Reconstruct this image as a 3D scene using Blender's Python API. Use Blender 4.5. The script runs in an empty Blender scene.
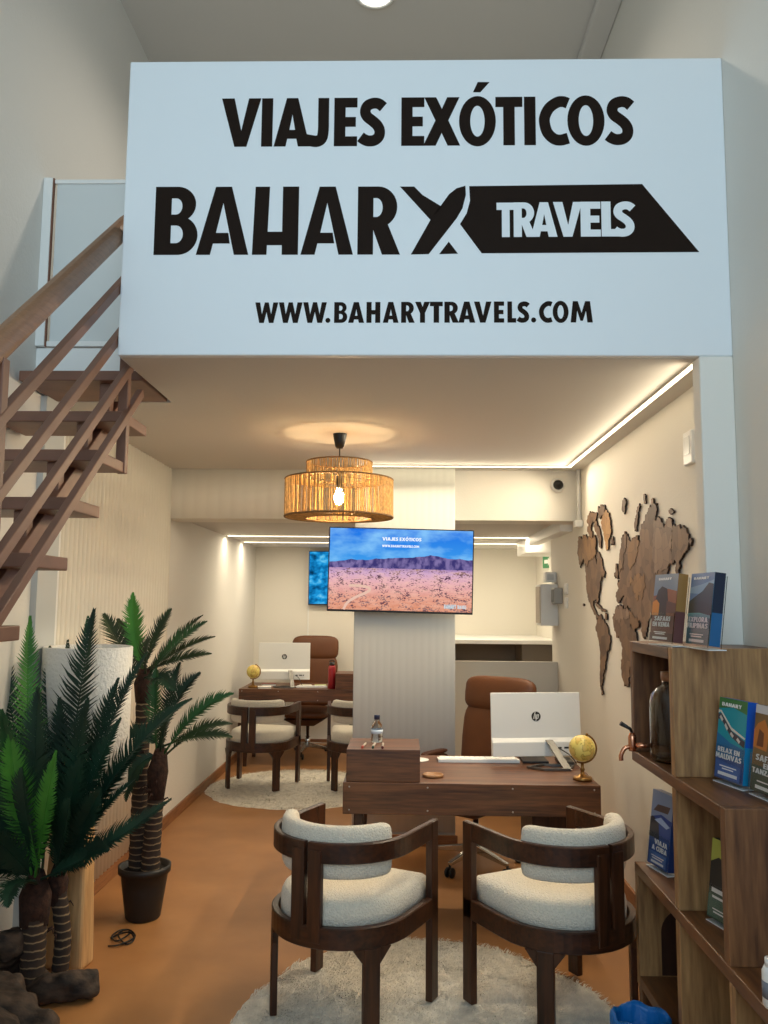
import bpy, math, random
from mathutils import Vector, Matrix, geometry, noise
R = math.radians
rnd = random.Random(7)
scene = bpy.context.scene
COL = scene.collection

# ------------------------------------------------------------------ camera
H = 1.65
PITCH, YAW, ROLL, FPX = 0.1086, -0.0238, 0.0086, 830.24
def cam_axes():
    cp, sp, cy, sy = math.cos(PITCH), math.sin(PITCH), math.cos(YAW), math.sin(YAW)
    f = Vector((sy*cp, cy*cp, sp)); r = Vector((cy, -sy, 0)); u = r.cross(f)
    cr, sr = math.cos(ROLL), math.sin(ROLL)
    return cr*r + sr*u, -sr*r + cr*u, f
RX, UX, FX = cam_axes()
cd = bpy.data.cameras.new('camera'); cam = bpy.data.objects.new('camera', cd); COL.objects.link(cam)
cam.matrix_world = Matrix.Translation((0, 0, H)) @ Matrix((RX, UX, -FX)).transposed().to_4x4()
cd.sensor_fit = 'VERTICAL'; cd.sensor_height = 36; cd.sensor_width = 27; cd.lens = FPX/1024*36
cd.clip_start = 0.05
scene.camera = cam
def at(px, py, **k):
    """the point of the room seen at a photo pixel on the plane x=, y= or z="""
    d = FX + RX*((px-384)/FPX) - UX*((py-512)/FPX)
    a, v = list(k.items())[0]; i = 'xyz'.index(a)
    o = Vector((0, 0, H)); t = (v-o[i])/d[i]
    return o + d*t

XL, XR, ZC, ZH, YB, YCOL, YS = -1.737, 1.2837, 2.6193, 5.2684, 6.043, 5.886, 3.19
YBACK = 9.75; YF = -2.2

# ------------------------------------------------------------------ materials
def lin(c):
    return tuple((x/255/12.92 if x/255 <= .04045 else ((x/255+.055)/1.055)**2.4) for x in c)
MATS = {}
def mat(name, col, rough=.5, metal=0, spec=.5, noise_amt=0, noise_scale=20, bump=0, bump_scale=60, trans=0, ior=1.45, emit=None, emit_s=0, sheen=0, stretch=None, alpha=1, col2=None, detail=4):
    if name in MATS: return MATS[name]
    m = bpy.data.materials.new(name); m.use_nodes = True
    nt = m.node_tree; b = nt.nodes['Principled BSDF']
    c = lin(col)
    b.inputs['Base Color'].default_value = (*c, 1)
    b.inputs['Roughness'].default_value = rough; b.inputs['Metallic'].default_value = metal
    b.inputs['Specular IOR Level'].default_value = spec
    b.inputs['Transmission Weight'].default_value = trans; b.inputs['IOR'].default_value = ior
    b.inputs['Alpha'].default_value = alpha
    if sheen: b.inputs['Sheen Weight'].default_value = sheen
    if emit: b.inputs['Emission Color'].default_value = (*lin(emit), 1); b.inputs['Emission Strength'].default_value = emit_s
    tc = nt.nodes.new('ShaderNodeTexCoord'); mp = nt.nodes.new('ShaderNodeMapping')
    nt.links.new(tc.outputs['Object'], mp.inputs['Vector'])
    if stretch: mp.inputs['Scale'].default_value = stretch
    if noise_amt or col2:
        n = nt.nodes.new('ShaderNodeTexNoise'); n.inputs['Scale'].default_value = noise_scale; n.inputs['Detail'].default_value = detail
        nt.links.new(mp.outputs['Vector'], n.inputs['Vector'])
        r = nt.nodes.new('ShaderNodeValToRGB')
        c2 = lin(col2) if col2 else tuple(x*(1-noise_amt) for x in c)
        c1 = c if col2 else tuple(min(1, x*(1+noise_amt)) for x in c)
        r.color_ramp.elements[0].position = .32; r.color_ramp.elements[1].position = .68
        r.color_ramp.elements[0].color = (*c2, 1); r.color_ramp.elements[1].color = (*c1, 1)
        nt.links.new(n.outputs['Fac'], r.inputs['Fac']); nt.links.new(r.outputs['Color'], b.inputs['Base Color'])
    if bump:
        n2 = nt.nodes.new('ShaderNodeTexNoise'); n2.inputs['Scale'].default_value = bump_scale; n2.inputs['Detail'].default_value = 3
        nt.links.new(tc.outputs['Object'], n2.inputs['Vector'])
        bp = nt.nodes.new('ShaderNodeBump'); bp.inputs['Strength'].default_value = bump; bp.inputs['Distance'].default_value = .01
        nt.links.new(n2.outputs['Fac'], bp.inputs['Height']); nt.links.new(bp.outputs['Normal'], b.inputs['Normal'])
    MATS[name] = m
    return m
def wood(name, dark, light, axis='x', scale=7, rough=.42, k=9, knots=.0):
    """grain running along one axis; two scales of streak"""
    if name in MATS: return MATS[name]
    m = bpy.data.materials.new(name); m.use_nodes = True; nt = m.node_tree; b = nt.nodes['Principled BSDF']
    b.inputs['Roughness'].default_value = rough
    tc = nt.nodes.new('ShaderNodeTexCoord'); mp = nt.nodes.new('ShaderNodeMapping')
    s = [k, k, k]; s['xyz'.index(axis)] = .9
    mp.inputs['Scale'].default_value = s
    nt.links.new(tc.outputs['Object'], mp.inputs['Vector'])
    n = nt.nodes.new('ShaderNodeTexNoise'); n.inputs['Scale'].default_value = scale*.35; n.inputs['Detail'].default_value = 6; n.inputs['Distortion'].default_value = 1.2
    n2 = nt.nodes.new('ShaderNodeTexNoise'); n2.inputs['Scale'].default_value = scale*1.6; n2.inputs['Detail'].default_value = 8
    nt.links.new(mp.outputs['Vector'], n.inputs['Vector']); nt.links.new(mp.outputs['Vector'], n2.inputs['Vector'])
    mx = nt.nodes.new('ShaderNodeMath'); mx.operation = 'MULTIPLY_ADD'; mx.inputs[1].default_value = .55
    ml = nt.nodes.new('ShaderNodeMath'); ml.operation = 'MULTIPLY'; ml.inputs[1].default_value = .45
    nt.links.new(n2.outputs['Fac'], ml.inputs[0]); nt.links.new(n.outputs['Fac'], mx.inputs[0]); nt.links.new(ml.outputs[0], mx.inputs[2])
    r = nt.nodes.new('ShaderNodeValToRGB'); e = r.color_ramp.elements
    e[0].position = .36; e[1].position = .64
    e[0].color = (*lin(dark), 1); e[1].color = (*lin(light), 1)
    nt.links.new(mx.outputs[0], r.inputs['Fac']); nt.links.new(r.outputs['Color'], b.inputs['Base Color'])
    bp = nt.nodes.new('ShaderNodeBump'); bp.inputs['Strength'].default_value = .08; bp.inputs['Distance'].default_value = .004
    nt.links.new(n2.outputs['Fac'], bp.inputs['Height']); nt.links.new(bp.outputs['Normal'], b.inputs['Normal'])
    MATS[name] = m
    return m
def emission(name, col, s):
    if name in MATS: return MATS[name]
    m = bpy.data.materials.new(name); m.use_nodes = True; nt = m.node_tree
    for n in list(nt.nodes): nt.nodes.remove(n)
    o = nt.nodes.new('ShaderNodeOutputMaterial'); e = nt.nodes.new('ShaderNodeEmission')
    e.inputs['Color'].default_value = (*lin(col), 1); e.inputs['Strength'].default_value = s
    nt.links.new(e.outputs[0], o.inputs['Surface']); MATS[name] = m
    return m

# ------------------------------------------------------------------ mesh builder
class MB:
    def __init__(s): s.v = []; s.f = []; s.m = []; s.sm = []
    def add(s, vs, fs, mi=0, smooth=False):
        o = len(s.v); s.v += [Vector(v) for v in vs]
        for f in fs: s.f.append([i+o for i in f]); s.m.append(mi); s.sm.append(smooth)
        return s
    def box(s, x0, x1, y0, y1, z0, z1, mi=0, M=None):
        vs = [Vector((x, y, z)) for z in (z0, z1) for y in (y0, y1) for x in (x0, x1)]
        if M: vs = [M @ v for v in vs]
        return s.add(vs, [(0, 2, 3, 1), (4, 5, 7, 6), (0, 1, 5, 4), (2, 6, 7, 3), (0, 4, 6, 2), (1, 3, 7, 5)], mi)
    def hexa(s, bot, top, mi=0):
        """bot/top: four corners each, same order (counter-clockwise from above)"""
        return s.add(list(bot)+list(top), [(3, 2, 1, 0), (4, 5, 6, 7), (0, 1, 5, 4), (1, 2, 6, 5), (2, 3, 7, 6), (3, 0, 4, 7)], mi)
    def tube(s, pts, rad, n=10, mi=0, cap=True, smooth=True):
        pts = [Vector(p) for p in pts]
        if not isinstance(rad, (list, tuple)): rad = [rad]*len(pts)
        o = len(s.v); up = Vector((0, 0, 1)); prev = None
        for i, p in enumerate(pts):
            t = (pts[min(i+1, len(pts)-1)]-pts[max(i-1, 0)]).normalized()
            if prev is None:
                a = t.cross(up if abs(t.z) < .95 else Vector((1, 0, 0))).normalized()
            else:
                a = (prev - t*prev.dot(t)).normalized()
            prev = a; b = t.cross(a)
            for k in range(n):
                w = 2*math.pi*k/n; s.v.append(p + (a*math.cos(w)+b*math.sin(w))*rad[i])
        for i in range(len(pts)-1):
            for k in range(n):
                s.f.append([o+i*n+k, o+i*n+(k+1) % n, o+(i+1)*n+(k+1) % n, o+(i+1)*n+k]); s.m.append(mi); s.sm.append(smooth)
        if cap:
            s.f.append([o+k for k in range(n)][::-1]); s.m.append(mi); s.sm.append(False)
            l = o+(len(pts)-1)*n; s.f.append([l+k for k in range(n)]); s.m.append(mi); s.sm.append(False)
        return s
    def lathe(s, prof, c=(0, 0, 0), n=32, mi=0, smooth=True, cap=True, M=None):
        """prof: (radius, z) pairs"""
        o = len(s.v); c = Vector(c)
        for r, z in prof:
            for k in range(n):
                w = 2*math.pi*k/n; p = Vector((r*math.cos(w), r*math.sin(w), z))
                s.v.append((M @ p if M else p) + c)
        for i in range(len(prof)-1):
            for k in range(n):
                s.f.append([o+i*n+k, o+i*n+(k+1) % n, o+(i+1)*n+(k+1) % n, o+(i+1)*n+k]); s.m.append(mi); s.sm.append(smooth)
        if cap:
            if prof[0][0] > 1e-5: s.f.append([o+k for k in range(n)][::-1]); s.m.append(mi); s.sm.append(False)
            l = o+(len(prof)-1)*n
            if prof[-1][0] > 1e-5: s.f.append([l+k for k in range(n)]); s.m.append(mi); s.sm.append(False)
        return s
    def sweep(s, path, prof, closed=False, mi=0, smooth=False):
        """path: list of (pos, normal, up); prof: closed list of (n, u) offsets"""
        o = len(s.v); n = len(prof)
        for p, nn, u in path:
            for a, b in prof: s.v.append(Vector(p)+Vector(nn)*a+Vector(u)*b)
        L = len(path)
        for i in range(L if closed else L-1):
            j = (i+1) % L
            for k in range(n):
                s.f.append([o+i*n+k, o+i*n+(k+1) % n, o+j*n+(k+1) % n, o+j*n+k]); s.m.append(mi); s.sm.append(smooth)
        if not closed:
            s.f.append([o+k for k in range(n)][::-1]); s.m.append(mi); s.sm.append(False)
            l = o+(L-1)*n; s.f.append([l+k for k in range(n)]); s.m.append(mi); s.sm.append(False)
        return s
    def prism(s, loops, org, ux, uy, nrm, th, mi=0, side=None):
        """2-D outline (first loop outer, others holes) extruded along nrm"""
        org, ux, uy, nrm = map(Vector, (org, ux, uy, nrm))
        flat = [p for l in loops for p in l]
        tris = geometry.tessellate_polygon([[Vector((a, b, 0)) for a, b in l] for l in loops])
        o = len(s.v); N = len(flat)
        for d in (0, th):
            for a, b in flat: s.v.append(org+ux*a+uy*b+nrm*d)
        for t in tris:
            t = list(t)
            a, b, c = (Vector((*flat[i], 0)) for i in t)
            if (b-a).cross(c-a).z < 0: t = t[::-1]
            flip = ux.cross(uy).dot(nrm) < 0
            top = [o+N+i for i in t]; bot = [o+i for i in t][::-1]
            if flip: top, bot = top[::-1], bot[::-1]
            s.f.append(top); s.m.append(mi); s.sm.append(False)
            s.f.append(bot); s.m.append(mi); s.sm.append(False)
        k = 0
        for l in loops:
            for i in range(len(l)):
                a, b = k+i, k+(i+1) % len(l)
                s.f.append([o+a, o+b, o+N+b, o+N+a]); s.m.append(mi if side is None else side); s.sm.append(False)
            k += len(l)
        return s
    def build(s, name, mats, parent=None, bevel=0, seg=2, sub=0, recalc=True, world=True):
        me = bpy.data.meshes.new(name)
        off = Vector(parent_loc(parent)) if (parent is not None and world) else Vector((0, 0, 0))
        me.from_pydata([v-off for v in s.v], [], s.f)
        if not isinstance(mats, (list, tuple)): mats = [mats]
        for m in mats: me.materials.append(m)
        me.polygons.foreach_set('material_index', s.m)
        me.polygons.foreach_set('use_smooth', s.sm)
        me.update()
        if recalc:
            import bmesh
            bm = bmesh.new(); bm.from_mesh(me); bmesh.ops.recalc_face_normals(bm, faces=bm.faces); bm.to_mesh(me); bm.free()
        o = bpy.data.objects.new(name, me); COL.objects.link(o)
        if parent is not None: o.parent = parent
        if bevel:
            b = o.modifiers.new('bevel', 'BEVEL'); b.width = bevel; b.segments = seg; b.limit_method = 'ANGLE'; b.angle_limit = R(40)
        if sub:
            b = o.modifiers.new('sub', 'SUBSURF'); b.levels = sub; b.render_levels = sub
        return o
def parent_loc(p):
    l = Vector(p.location)
    while p.parent is not None: p = p.parent; l += Vector(p.location)
    return l
def tag(o, label, cat, group=None):
    o['label'] = label; o['category'] = cat
    if group: o['group'] = group
    return o
def thing(name, label, cat, loc=(0, 0, 0), rz=0, group=None):
    o = bpy.data.objects.new(name, None); COL.objects.link(o); o.empty_display_size = .05
    o.location = loc; o.rotation_euler = (0, 0, rz)
    return tag(o, label, cat, group)
def struct(o): o['kind'] = 'structure'; return o
def copy_tree(o, parent=None):
    c = o.copy(); COL.objects.link(c)
    if parent is not None: c.parent = parent
    for ch in [x for x in bpy.data.objects if x.parent == o]: copy_tree(ch, c)
    return c
def catmull(pts, n=8, closed=False):
    pts = [Vector(p) for p in pts]; out = []; L = len(pts)
    for i in range(L if closed else L-1):
        g = (lambda k: pts[k % L]) if closed else (lambda k: pts[max(0, min(L-1, k))])
        p0, p1, p2, p3 = g(i-1), g(i), g(i+1), g(i+2)
        for j in range(n):
            t = j/n
            out.append(.5*((2*p1)+(p2-p0)*t+(2*p0-5*p1+4*p2-p3)*t*t+(3*p1-p0-3*p2+p3)*t**3))
    if not closed: out.append(pts[-1])
    return out

# ------------------------------------------------------------------ lettering (cap height 1)
def ring(cx, cy, rx, ry, sx, sy, a0, a1, n=14):
    o = [(cx+rx*math.cos(R(a0+(a1-a0)*i/n)), cy+ry*math.sin(R(a0+(a1-a0)*i/n))) for i in range(n+1)]
    i_ = [(cx+(rx-sx)*math.cos(R(a0+(a1-a0)*i/n)), cy+(ry-sy)*math.sin(R(a0+(a1-a0)*i/n))) for i in range(n+1)]
    return [o+i_[::-1]]
def arc(cx, cy, rx, ry, a0, a1, n=14): return [(cx+rx*math.cos(R(a0+(a1-a0)*i/n)), cy+ry*math.sin(R(a0+(a1-a0)*i/n))) for i in range(n+1)]
def stroke(pts, w, n=6):
    c = catmull([(a, b, 0) for a, b in pts], n); l, r = [], []
    for i, p in enumerate(c):
        t = (c[min(i+1, len(c)-1)]-c[max(i-1, 0)]).normalized(); q = Vector((-t.y, t.x, 0))*w/2
        l.append(((p+q).x, (p+q).y)); r.append(((p-q).x, (p-q).y))
    return [l+r[::-1]]
def rect(x0, x1, y0, y1): return [[(x0, y0), (x1, y0), (x1, y1), (x0, y1)]]
def P(*p): return [list(p)]
S_ = .235
def glyph(c):
    s = S_; h = .2
    if c == 'I': return s, [rect(0, s, 0, 1)]
    if c == 'V': return .82, [P((0, 1), (.265, 1), (.42, .33), (.565, 1), (.82, 1), (.535, 0), (.285, 0))]
    if c == 'A': return .76, [[[(0, 0), (.26, 1), (.5, 1), (.76, 0), (.51, 0), (.475, .16), (.285, .16), (.25, 0)], [(.325, .34), (.445, .34), (.385, .66)]]]
    if c == 'a': # the sign's cut-through A
        return .78, [P((0, 0), (.27, 1), (.51, 1), (.78, 0), (.565, 0), (.388, .76), (.29, .32), (.475, .32), (.5, .165), (.25, .165), (.21, 0))]
    if c == 'J': return .52, [stroke([(.4, 1), (.4, .6), (.4, .34), (.37, .17), (.27, .105), (.14, .115), (.0, .14)], .235)]
    if c == 'E': return .48, [P((0, 0), (.48, 0), (.48, .2), (s, .2), (s, .4), (.45, .4), (.45, .6), (s, .6), (s, .8), (.48, .8), (.48, 1), (0, 1))]
    if c == 'F': return .46, [P((0, 0), (s, 0), (s, .38), (.43, .38), (.43, .58), (s, .58), (s, .8), (.46, .8), (.46, 1), (0, 1))]
    if c == 'L': return .44, [P((0, 0), (.44, 0), (.44, .21), (s, .21), (s, 1), (0, 1))]
    if c == 'T': return .54, [P((.155, 0), (.385, 0), (.385, .79), (.54, .79), (.54, 1), (0, 1), (0, .79), (.155, .79))]
    if c == 'S': return .56, [stroke([(.51, .80), (.42, .87), (.30, .885), (.17, .83), (.125, .71), (.17, .605), (.28, .52), (.38, .43), (.435, .32), (.42, .2), (.33, .12), (.2, .105), (.1, .14), (.03, .19)], .225)]
    if c in 'O': return .74, [ring(.37, .5, .37, .52, .225, .2, 0, 360, 36)]
    if c == 'Ó': return .74, glyph('O')[1]+[P((.27, 1.09), (.42, 1.09), (.60, 1.30), (.36, 1.30))]
    if c == 'C': return .6, [stroke([(.6, .86), (.5, .895), (.38, .88), (.22, .77), (.125, .6), (.115, .45), (.17, .26), (.3, .13), (.44, .1), (.6, .14)], .225)]
    if c == 'G': return .66, [stroke([(.62, .85), (.5, .895), (.38, .88), (.22, .77), (.125, .6), (.115, .45), (.17, .26), (.3, .13), (.44, .1), (.55, .14)], .225), rect(.44, .66, .1, .5)]
    if c == 'X': return .74, [P((0, 0), (.25, 0), (.37, .26), (.49, 0), (.74, 0), (.505, .52), (.73, 1), (.48, 1), (.375, .76), (.26, 1), (.02, 1), (.245, .52))]
    if c == 'B': return .62, [[[(0, 0), (.34, 0)]+arc(.34, .285, .28, .285, -86, 62)+arc(.32, .74, .265, .26, -58, 90)+[(0, 1)], [(s, .17), (.31, .17)]+arc(.31, .3, .1, .13, -85, 85)+[(.31, .43), (s, .43)], [(s, .59), (.3, .59)]+arc(.3, .71, .09, .12, -85, 85)+[(.3, .83), (s, .83)]]]
    if c == 'P': return .58, [[[(0, 0), (s, 0), (s, .36), (.3, .36)]+arc(.3, .68, .28, .32, -86, 90)+[(0, 1)], [(s, .53), (.28, .53)]+arc(.28, .68, .09, .15, -85, 85)+[(.28, .83), (s, .83)]]]
    if c == 'R': return .64, [[[(0, 0), (s, 0), (s, .36), (.37, 0), (.64, 0), (.455, .44)]+arc(.31, .7, .285, .3, -50, 90)+[(0, 1)], [(s, .55), (.28, .55)]+arc(.28, .69, .095, .14, -85, 85)+[(.28, .83), (s, .83)]]]
    if c == 'D': return .68, [[[(0, 0), (.3, 0)]+arc(.3, .5, .38, .5, -86, 90)+[(0, 1)], [(s, .18), (.28, .18)]+arc(.28, .5, .17, .32, -85, 85)+[(.28, .82), (s, .82)]]]
    if c == 'H': return .64, [rect(0, s, 0, 1), rect(.405, .64, 0, 1), rect(s, .405, .4, .61)]
    if c == 'h': return .68, [P((0, 0), (.215, 0), (.245, 1), (.03, 1)), P((.44, 0), (.68, 0), (.68, 1), (.44, 1)), rect(.2, .46, .14, .335)]
    if c == 'N': return .68, [rect(0, .22, 0, 1), rect(.46, .68, 0, 1), P((0, 1), (.22, 1), (.68, 0), (.46, 0))]
    if c == 'M': return .9, [P((0, 0), (.1, 1), (.3, 1), (.45, .45), (.6, 1), (.8, 1), (.9, 0), (.68, 0), (.63, .55), (.5, .08), (.4, .08), (.27, .55), (.22, 0))]
    if c == 'W': return 1.1, [P((0, 1), (.235, 1), (.33, .42), (.455, 1), (.645, 1), (.77, .42), (.865, 1), (1.1, 1), (.89, 0), (.67, 0), (.55, .53), (.43, 0), (.21, 0))]
    if c == 'Y': return .68, [P((0, 1), (.26, 1), (.34, .76), (.42, 1), (.68, 1), (.455, .46), (.455, 0), (.225, 0), (.225, .46))]
    if c == 'K': return .68, [rect(0, s, 0, 1), P((.2, .5), (.42, 1), (.68, 1), (.44, .52), (.69, 0), (.42, 0))]
    if c == 'U': return .64, [rect(0, .22, .3, 1), rect(.42, .64, .3, 1), ring(.32, .32, .32, .33, .22, .2, 180, 360)]
    if c == 'Z': return .54, [P((0, 0), (.54, 0), (.54, .2), (.27, .2), (.54, .8), (.54, 1), (.02, 1), (.02, .8), (.26, .8), (0, .2))]
    if c == '.': return .24, [ring(.12, .12, .12, .12, .119, .119, 0, 360, 16)]
    return .3, []
NG = [0]
def put_glyph(mb, c, x0, x1, y0, y1, org, ux, uy, n, th, mi=0):
    w, shapes = glyph(c); sx = (x1-x0)/w; sy = y1-y0
    NG[0] += 1
    for i, sh in enumerate(shapes):
        mb.prism([[(x0+a*sx, y0+b*sy) for a, b in l] for l in sh], org, ux, uy, n, th*(1+.2*i+.45*(NG[0] % 2)), mi)
def put_text(mb, text, x0, x1, y0, y1, org, ux, uy, n, th, mi=0, gap=.05):
    ws = [glyph(c)[0]+gap if c != ' ' else .3 for c in text]; k = (x1-x0)/(sum(ws)-gap); x = x0
    for c, w in zip(text, ws):
        if c != ' ':
            put_glyph(mb, c, x, x+(w-gap)*k, y0, y1, org, ux, uy, n, th, mi)
        x += w*k
# ================================================================== SETTING
paint = mat('warm_white_paint', (232, 228, 218), rough=.7, bump=.10, bump_scale=90)
plaster = mat('grained_plaster', (228, 226, 220), rough=.85, bump=.22, bump_scale=70)
ceil_m = mat('ceiling_paint', (212, 209, 203), rough=.85, bump=.05, bump_scale=40)
slat_m = mat('fluted_panel_paint', (226, 220, 206), rough=.6)
white = mat('white_satin', (238, 238, 234), rough=.4)
base_m = wood('baseboard_wood', (122, 78, 46), (160, 108, 66), 'y', rough=.5)
# floor: brown-orange sheet flooring
fl = mat('brown_floor', (172, 121, 72), rough=.5, col2=(158, 109, 64), noise_scale=3.5, bump=.05, bump_scale=220, detail=8)
struct(MB().box(-2.2, 2.0, YF, YBACK+.2, -.08, 0).build('floor', fl))
struct(MB().box(-2.2, 2.0, YF, YBACK+.2, ZH, ZH+.1).build('ceiling', ceil_m))
struct(MB().box(XL-.2, XL, YF, YBACK+.2, 0, ZH).build('wall_left', plaster))
rw = MB().box(XR, XR+.2, YF, 7.25, 0, ZH).box(1.55, 1.75, 7.25, YBACK+.2, 0, ZH).box(1.2837+.2, 1.55, 7.05, 7.25, 0, ZH)
struct(rw.build('wall_right', paint))
struct(MB().box(XL, 1.55, YBACK, YBACK+.2, 0, ZH).build('wall_back', paint))
# mezzanine slab: full width behind the stair opening, narrower beside it
sl = MB().box(-1.143, XR, YS+.04, 3.98, ZC, ZC+.25).box(XL, XR, 3.98, YB+.3, ZC, ZC+.25)
struct(sl.build('ceiling_mezzanine', ceil_m))
# beam across the room and the lower soffit behind it
struct(MB().box(XL, XR, YB, YB+.28, 2.252, ZC).build('wall_beam', paint))
struct(MB().box(XL, 1.55, YB+.28, YBACK, 2.285, 2.4).build('ceiling_rear', ceil_m))
# side return of the opening under the sign
struct(MB().box(1.152, XR, YS, 3.275, 0, ZC).build('wall_pilaster', paint, bevel=.006))
def flutes(name, p0, p1, nrm, z0, z1, pitch=.05, amp=.007, thick=.015, m=slat_m):
    """panel with rounded vertical flutes between two floor points"""
    p0, p1, nrm = Vector(p0), Vector(p1), Vector(nrm); L = (p1-p0).length; d = (p1-p0)/L
    n = int(L/pitch*8); prof = []
    for i in range(n+1):
        t = L*i/n; prof.append((t, thick+amp*abs(math.sin(math.pi*t/pitch))-amp))
    loop = prof+[(L, 0), (0, 0)]
    mb = MB(); N = len(loop)
    for z in (z0, z1):
        for a, b in loop:
            q = p0+d*a+nrm*b; mb.v.append(Vector((q.x, q.y, z)))
    for i in range(N):
        mb.f.append([i, (i+1) % N, N+(i+1) % N, N+i]); mb.m.append(0); mb.sm.append(i < n)
    mb.f.append(list(range(N))[::-1]); mb.f.append([N+i for i in range(N)]); mb.m += [0, 0]; mb.sm += [False, False]
    return struct(mb.build(name, m))
flutes('trim_1', (XL, 4.1, 0), (XL, YB, 0), (1, 0, 0), .09, ZC, pitch=.06, amp=.020, thick=.028)
struct(MB().box(XL, XL+.03, 3.85, 4.07, 0, ZC).build('trim_2', mat('grey_band', (196, 200, 200), rough=.6)))  # plain grey band on the left wall, ahead of the fluted panel
struct(MB().box(XL, XL+.026, 4.07, 4.1, 0, ZC).build('trim_10', white))
# column in the middle of the room with a fluted face
col_m = mat('column_grey', (204, 205, 200), rough=.6)
struct(MB().box(-.345, .366, YCOL+.012, YB+.3, 0, ZC).build('wall_column', col_m))
flutes('trim_3', (-.345, YCOL+.012, 0), (.366, YCOL+.012, 0), (0, -1, 0), .09, ZC, pitch=.052, amp=.0012, thick=.012, m=col_m)
flutes('trim_4', (XL+.01, YB, 0), (-.345, YB, 0), (0, -1, 0), 2.252, ZC, pitch=.09, amp=.003, thick=.008)
# baseboards
struct(MB().box(XL, XL+.016, 4.1, YBACK, 0, .085).build('baseboard_left', base_m, bevel=.003))
bx = wood('baseboard_wood_x', (122, 78, 46), (160, 108, 66), 'x', rough=.5)
struct(MB().box(-.36, .38, YCOL-.016, YCOL, 0, .075).build('baseboard_column', bx, bevel=.003))
struct(MB().box(XL, 1.55, YBACK-.016, YBACK, 0, .085).build('baseboard_back', bx, bevel=.003))
struct(MB().box(XR-.016, XR, 3.3, 7.05, 0, .085).build('baseboard_right', base_m, bevel=.003))
# duct box along the upper right ceiling corner
struct(MB().box(1.135, XR, YF, YBACK, ZH-.05, ZH).build('trim_5', ceil_m, bevel=.015))
# seams and low joinery in the rear room
struct(MB().box(-1.115, -1.1, YBACK-.012, YBACK, .085, 2.285).build('trim_6', white))
lw = at(457, 661, y=7.0)
struct(MB().box(.42, XR, 7.0, 7.06, 0, lw.z).build('wall_partition', mat('partition_paint', (205, 198, 184), rough=.6), bevel=.006))
lz = at(490, 640, y=8.4).z
dark_in = mat('recess_shade', (120, 112, 100), rough=.8)  # shade inside the recess put into the colour of its inner faces
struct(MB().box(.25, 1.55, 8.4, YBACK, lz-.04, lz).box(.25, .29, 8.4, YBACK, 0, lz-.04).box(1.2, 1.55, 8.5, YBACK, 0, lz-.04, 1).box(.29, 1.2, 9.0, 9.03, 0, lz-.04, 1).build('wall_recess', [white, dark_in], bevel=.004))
struct(MB().box(1.19, XR, YB+.28, 7.9, 2.20, 2.285).build('trim_7', white, bevel=.004))
struct(MB().box(1.19, 1.55, 8.06, 8.7, 2.14, 2.285).build('trim_8', white, bevel=.004))
# slab edge and stair-head curb on the mezzanine, upper left
struct(MB().box(XL, -1.05, 3.775, 3.80, 2.70, 2.83).build('trim_9', white))

# ================================================================== LIGHTS OF THE PLACE
led_m = emission('led_diffuser', (255, 236, 196), 5)
alu = mat('white_profile', (235, 232, 225), rough=.4)
def led(name, label, p0, p1, w=.022, drop=.006, watts=0, nrm=(0, 0, -1), col=(1, .85, .62), aim=None):
    p0, p1 = Vector(p0), Vector(p1); d = (p1-p0).normalized(); s = d.cross(Vector(nrm)).normalized(); n = Vector(nrm)
    mid = (p0+p1)/2; t = thing(name, label, 'light', mid, group=None)
    def bar(hw, a, b):
        m = MB(); q = []
        for h in (a, b):
            for e, g in ((p0, -1), (p0, 1), (p1, 1), (p1, -1)): q.append(e+s*hw*g+n*h)
        return m.hexa(q[:4], q[4:])
    bar(w/2+.004, 0, drop*.6).build('profile', alu, t)
    bar(w/2, drop*.6, drop).build('diffuser', led_m, t)
    if watts:
        ld = bpy.data.lights.new('led_glow', 'AREA'); ld.shape = 'RECTANGLE'; L = (p1-p0).length
        ld.size = L; ld.size_y = w; ld.energy = watts; ld.color = col
        if aim: ld.spread = R(128)
        lo = bpy.data.objects.new('led_glow', ld); COL.objects.link(lo)
        z = -(Vector(aim).normalized() if aim else n); x = d; y = z.cross(x)
        lo.matrix_world = Matrix.Translation(mid+n*(drop+.008)) @ Matrix((x, y, z)).transposed().to_4x4()
    return t
led('led_strip', 'long LED light line in the mezzanine underside above the world map', (1.17, 3.29, ZC), (1.17, 5.85, ZC), watts=27, aim=(-.75, 0, -.66))
led('led_strip', 'LED light line across the ceiling in front of the column and the security camera', (-.34, 5.845, ZC), (1.185, 5.845, ZC), watts=11, w=.018, aim=(0, -.7, -.7))
ye = at(225, 535, x=XL).y
led('led_strip', 'front one of two LED light lines across the low rear ceiling', (XL+.03, 8.02, 2.285), (1.3, 8.02, 2.285), watts=16, w=.035)
led('led_strip', 'rear one of two LED light lines across the low rear ceiling, nearest the back wall', (XL+.03, 8.85, 2.285), (1.3, 8.85, 2.285), watts=16, w=.035)
# recessed round lamp in the high ceiling
DL = at(375, -7, z=ZH)
t = thing('downlight', 'round recessed ceiling lamp above the large sign', 'light', DL)
MB().lathe([(.10, 0), (.10, -.012), (.125, -.012), (.13, 0)], n=40).build('trim_ring', white, t, world=False)
MB().lathe([(.0, -.004), (.10, -.004)], n=40, cap=False).build('diffuser', emission('downlight_glow', (255, 244, 225), 14), t, world=False)
ld = bpy.data.lights.new('downlight_lamp', 'SPOT'); ld.energy = 70; ld.color = (1, .9, .76); ld.spot_size = R(150); ld.spot_blend = .6; ld.shadow_soft_size = .09
lo = bpy.data.objects.new('downlight_lamp', ld); COL.objects.link(lo); lo.location = DL-Vector((0, 0, .03))
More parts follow.
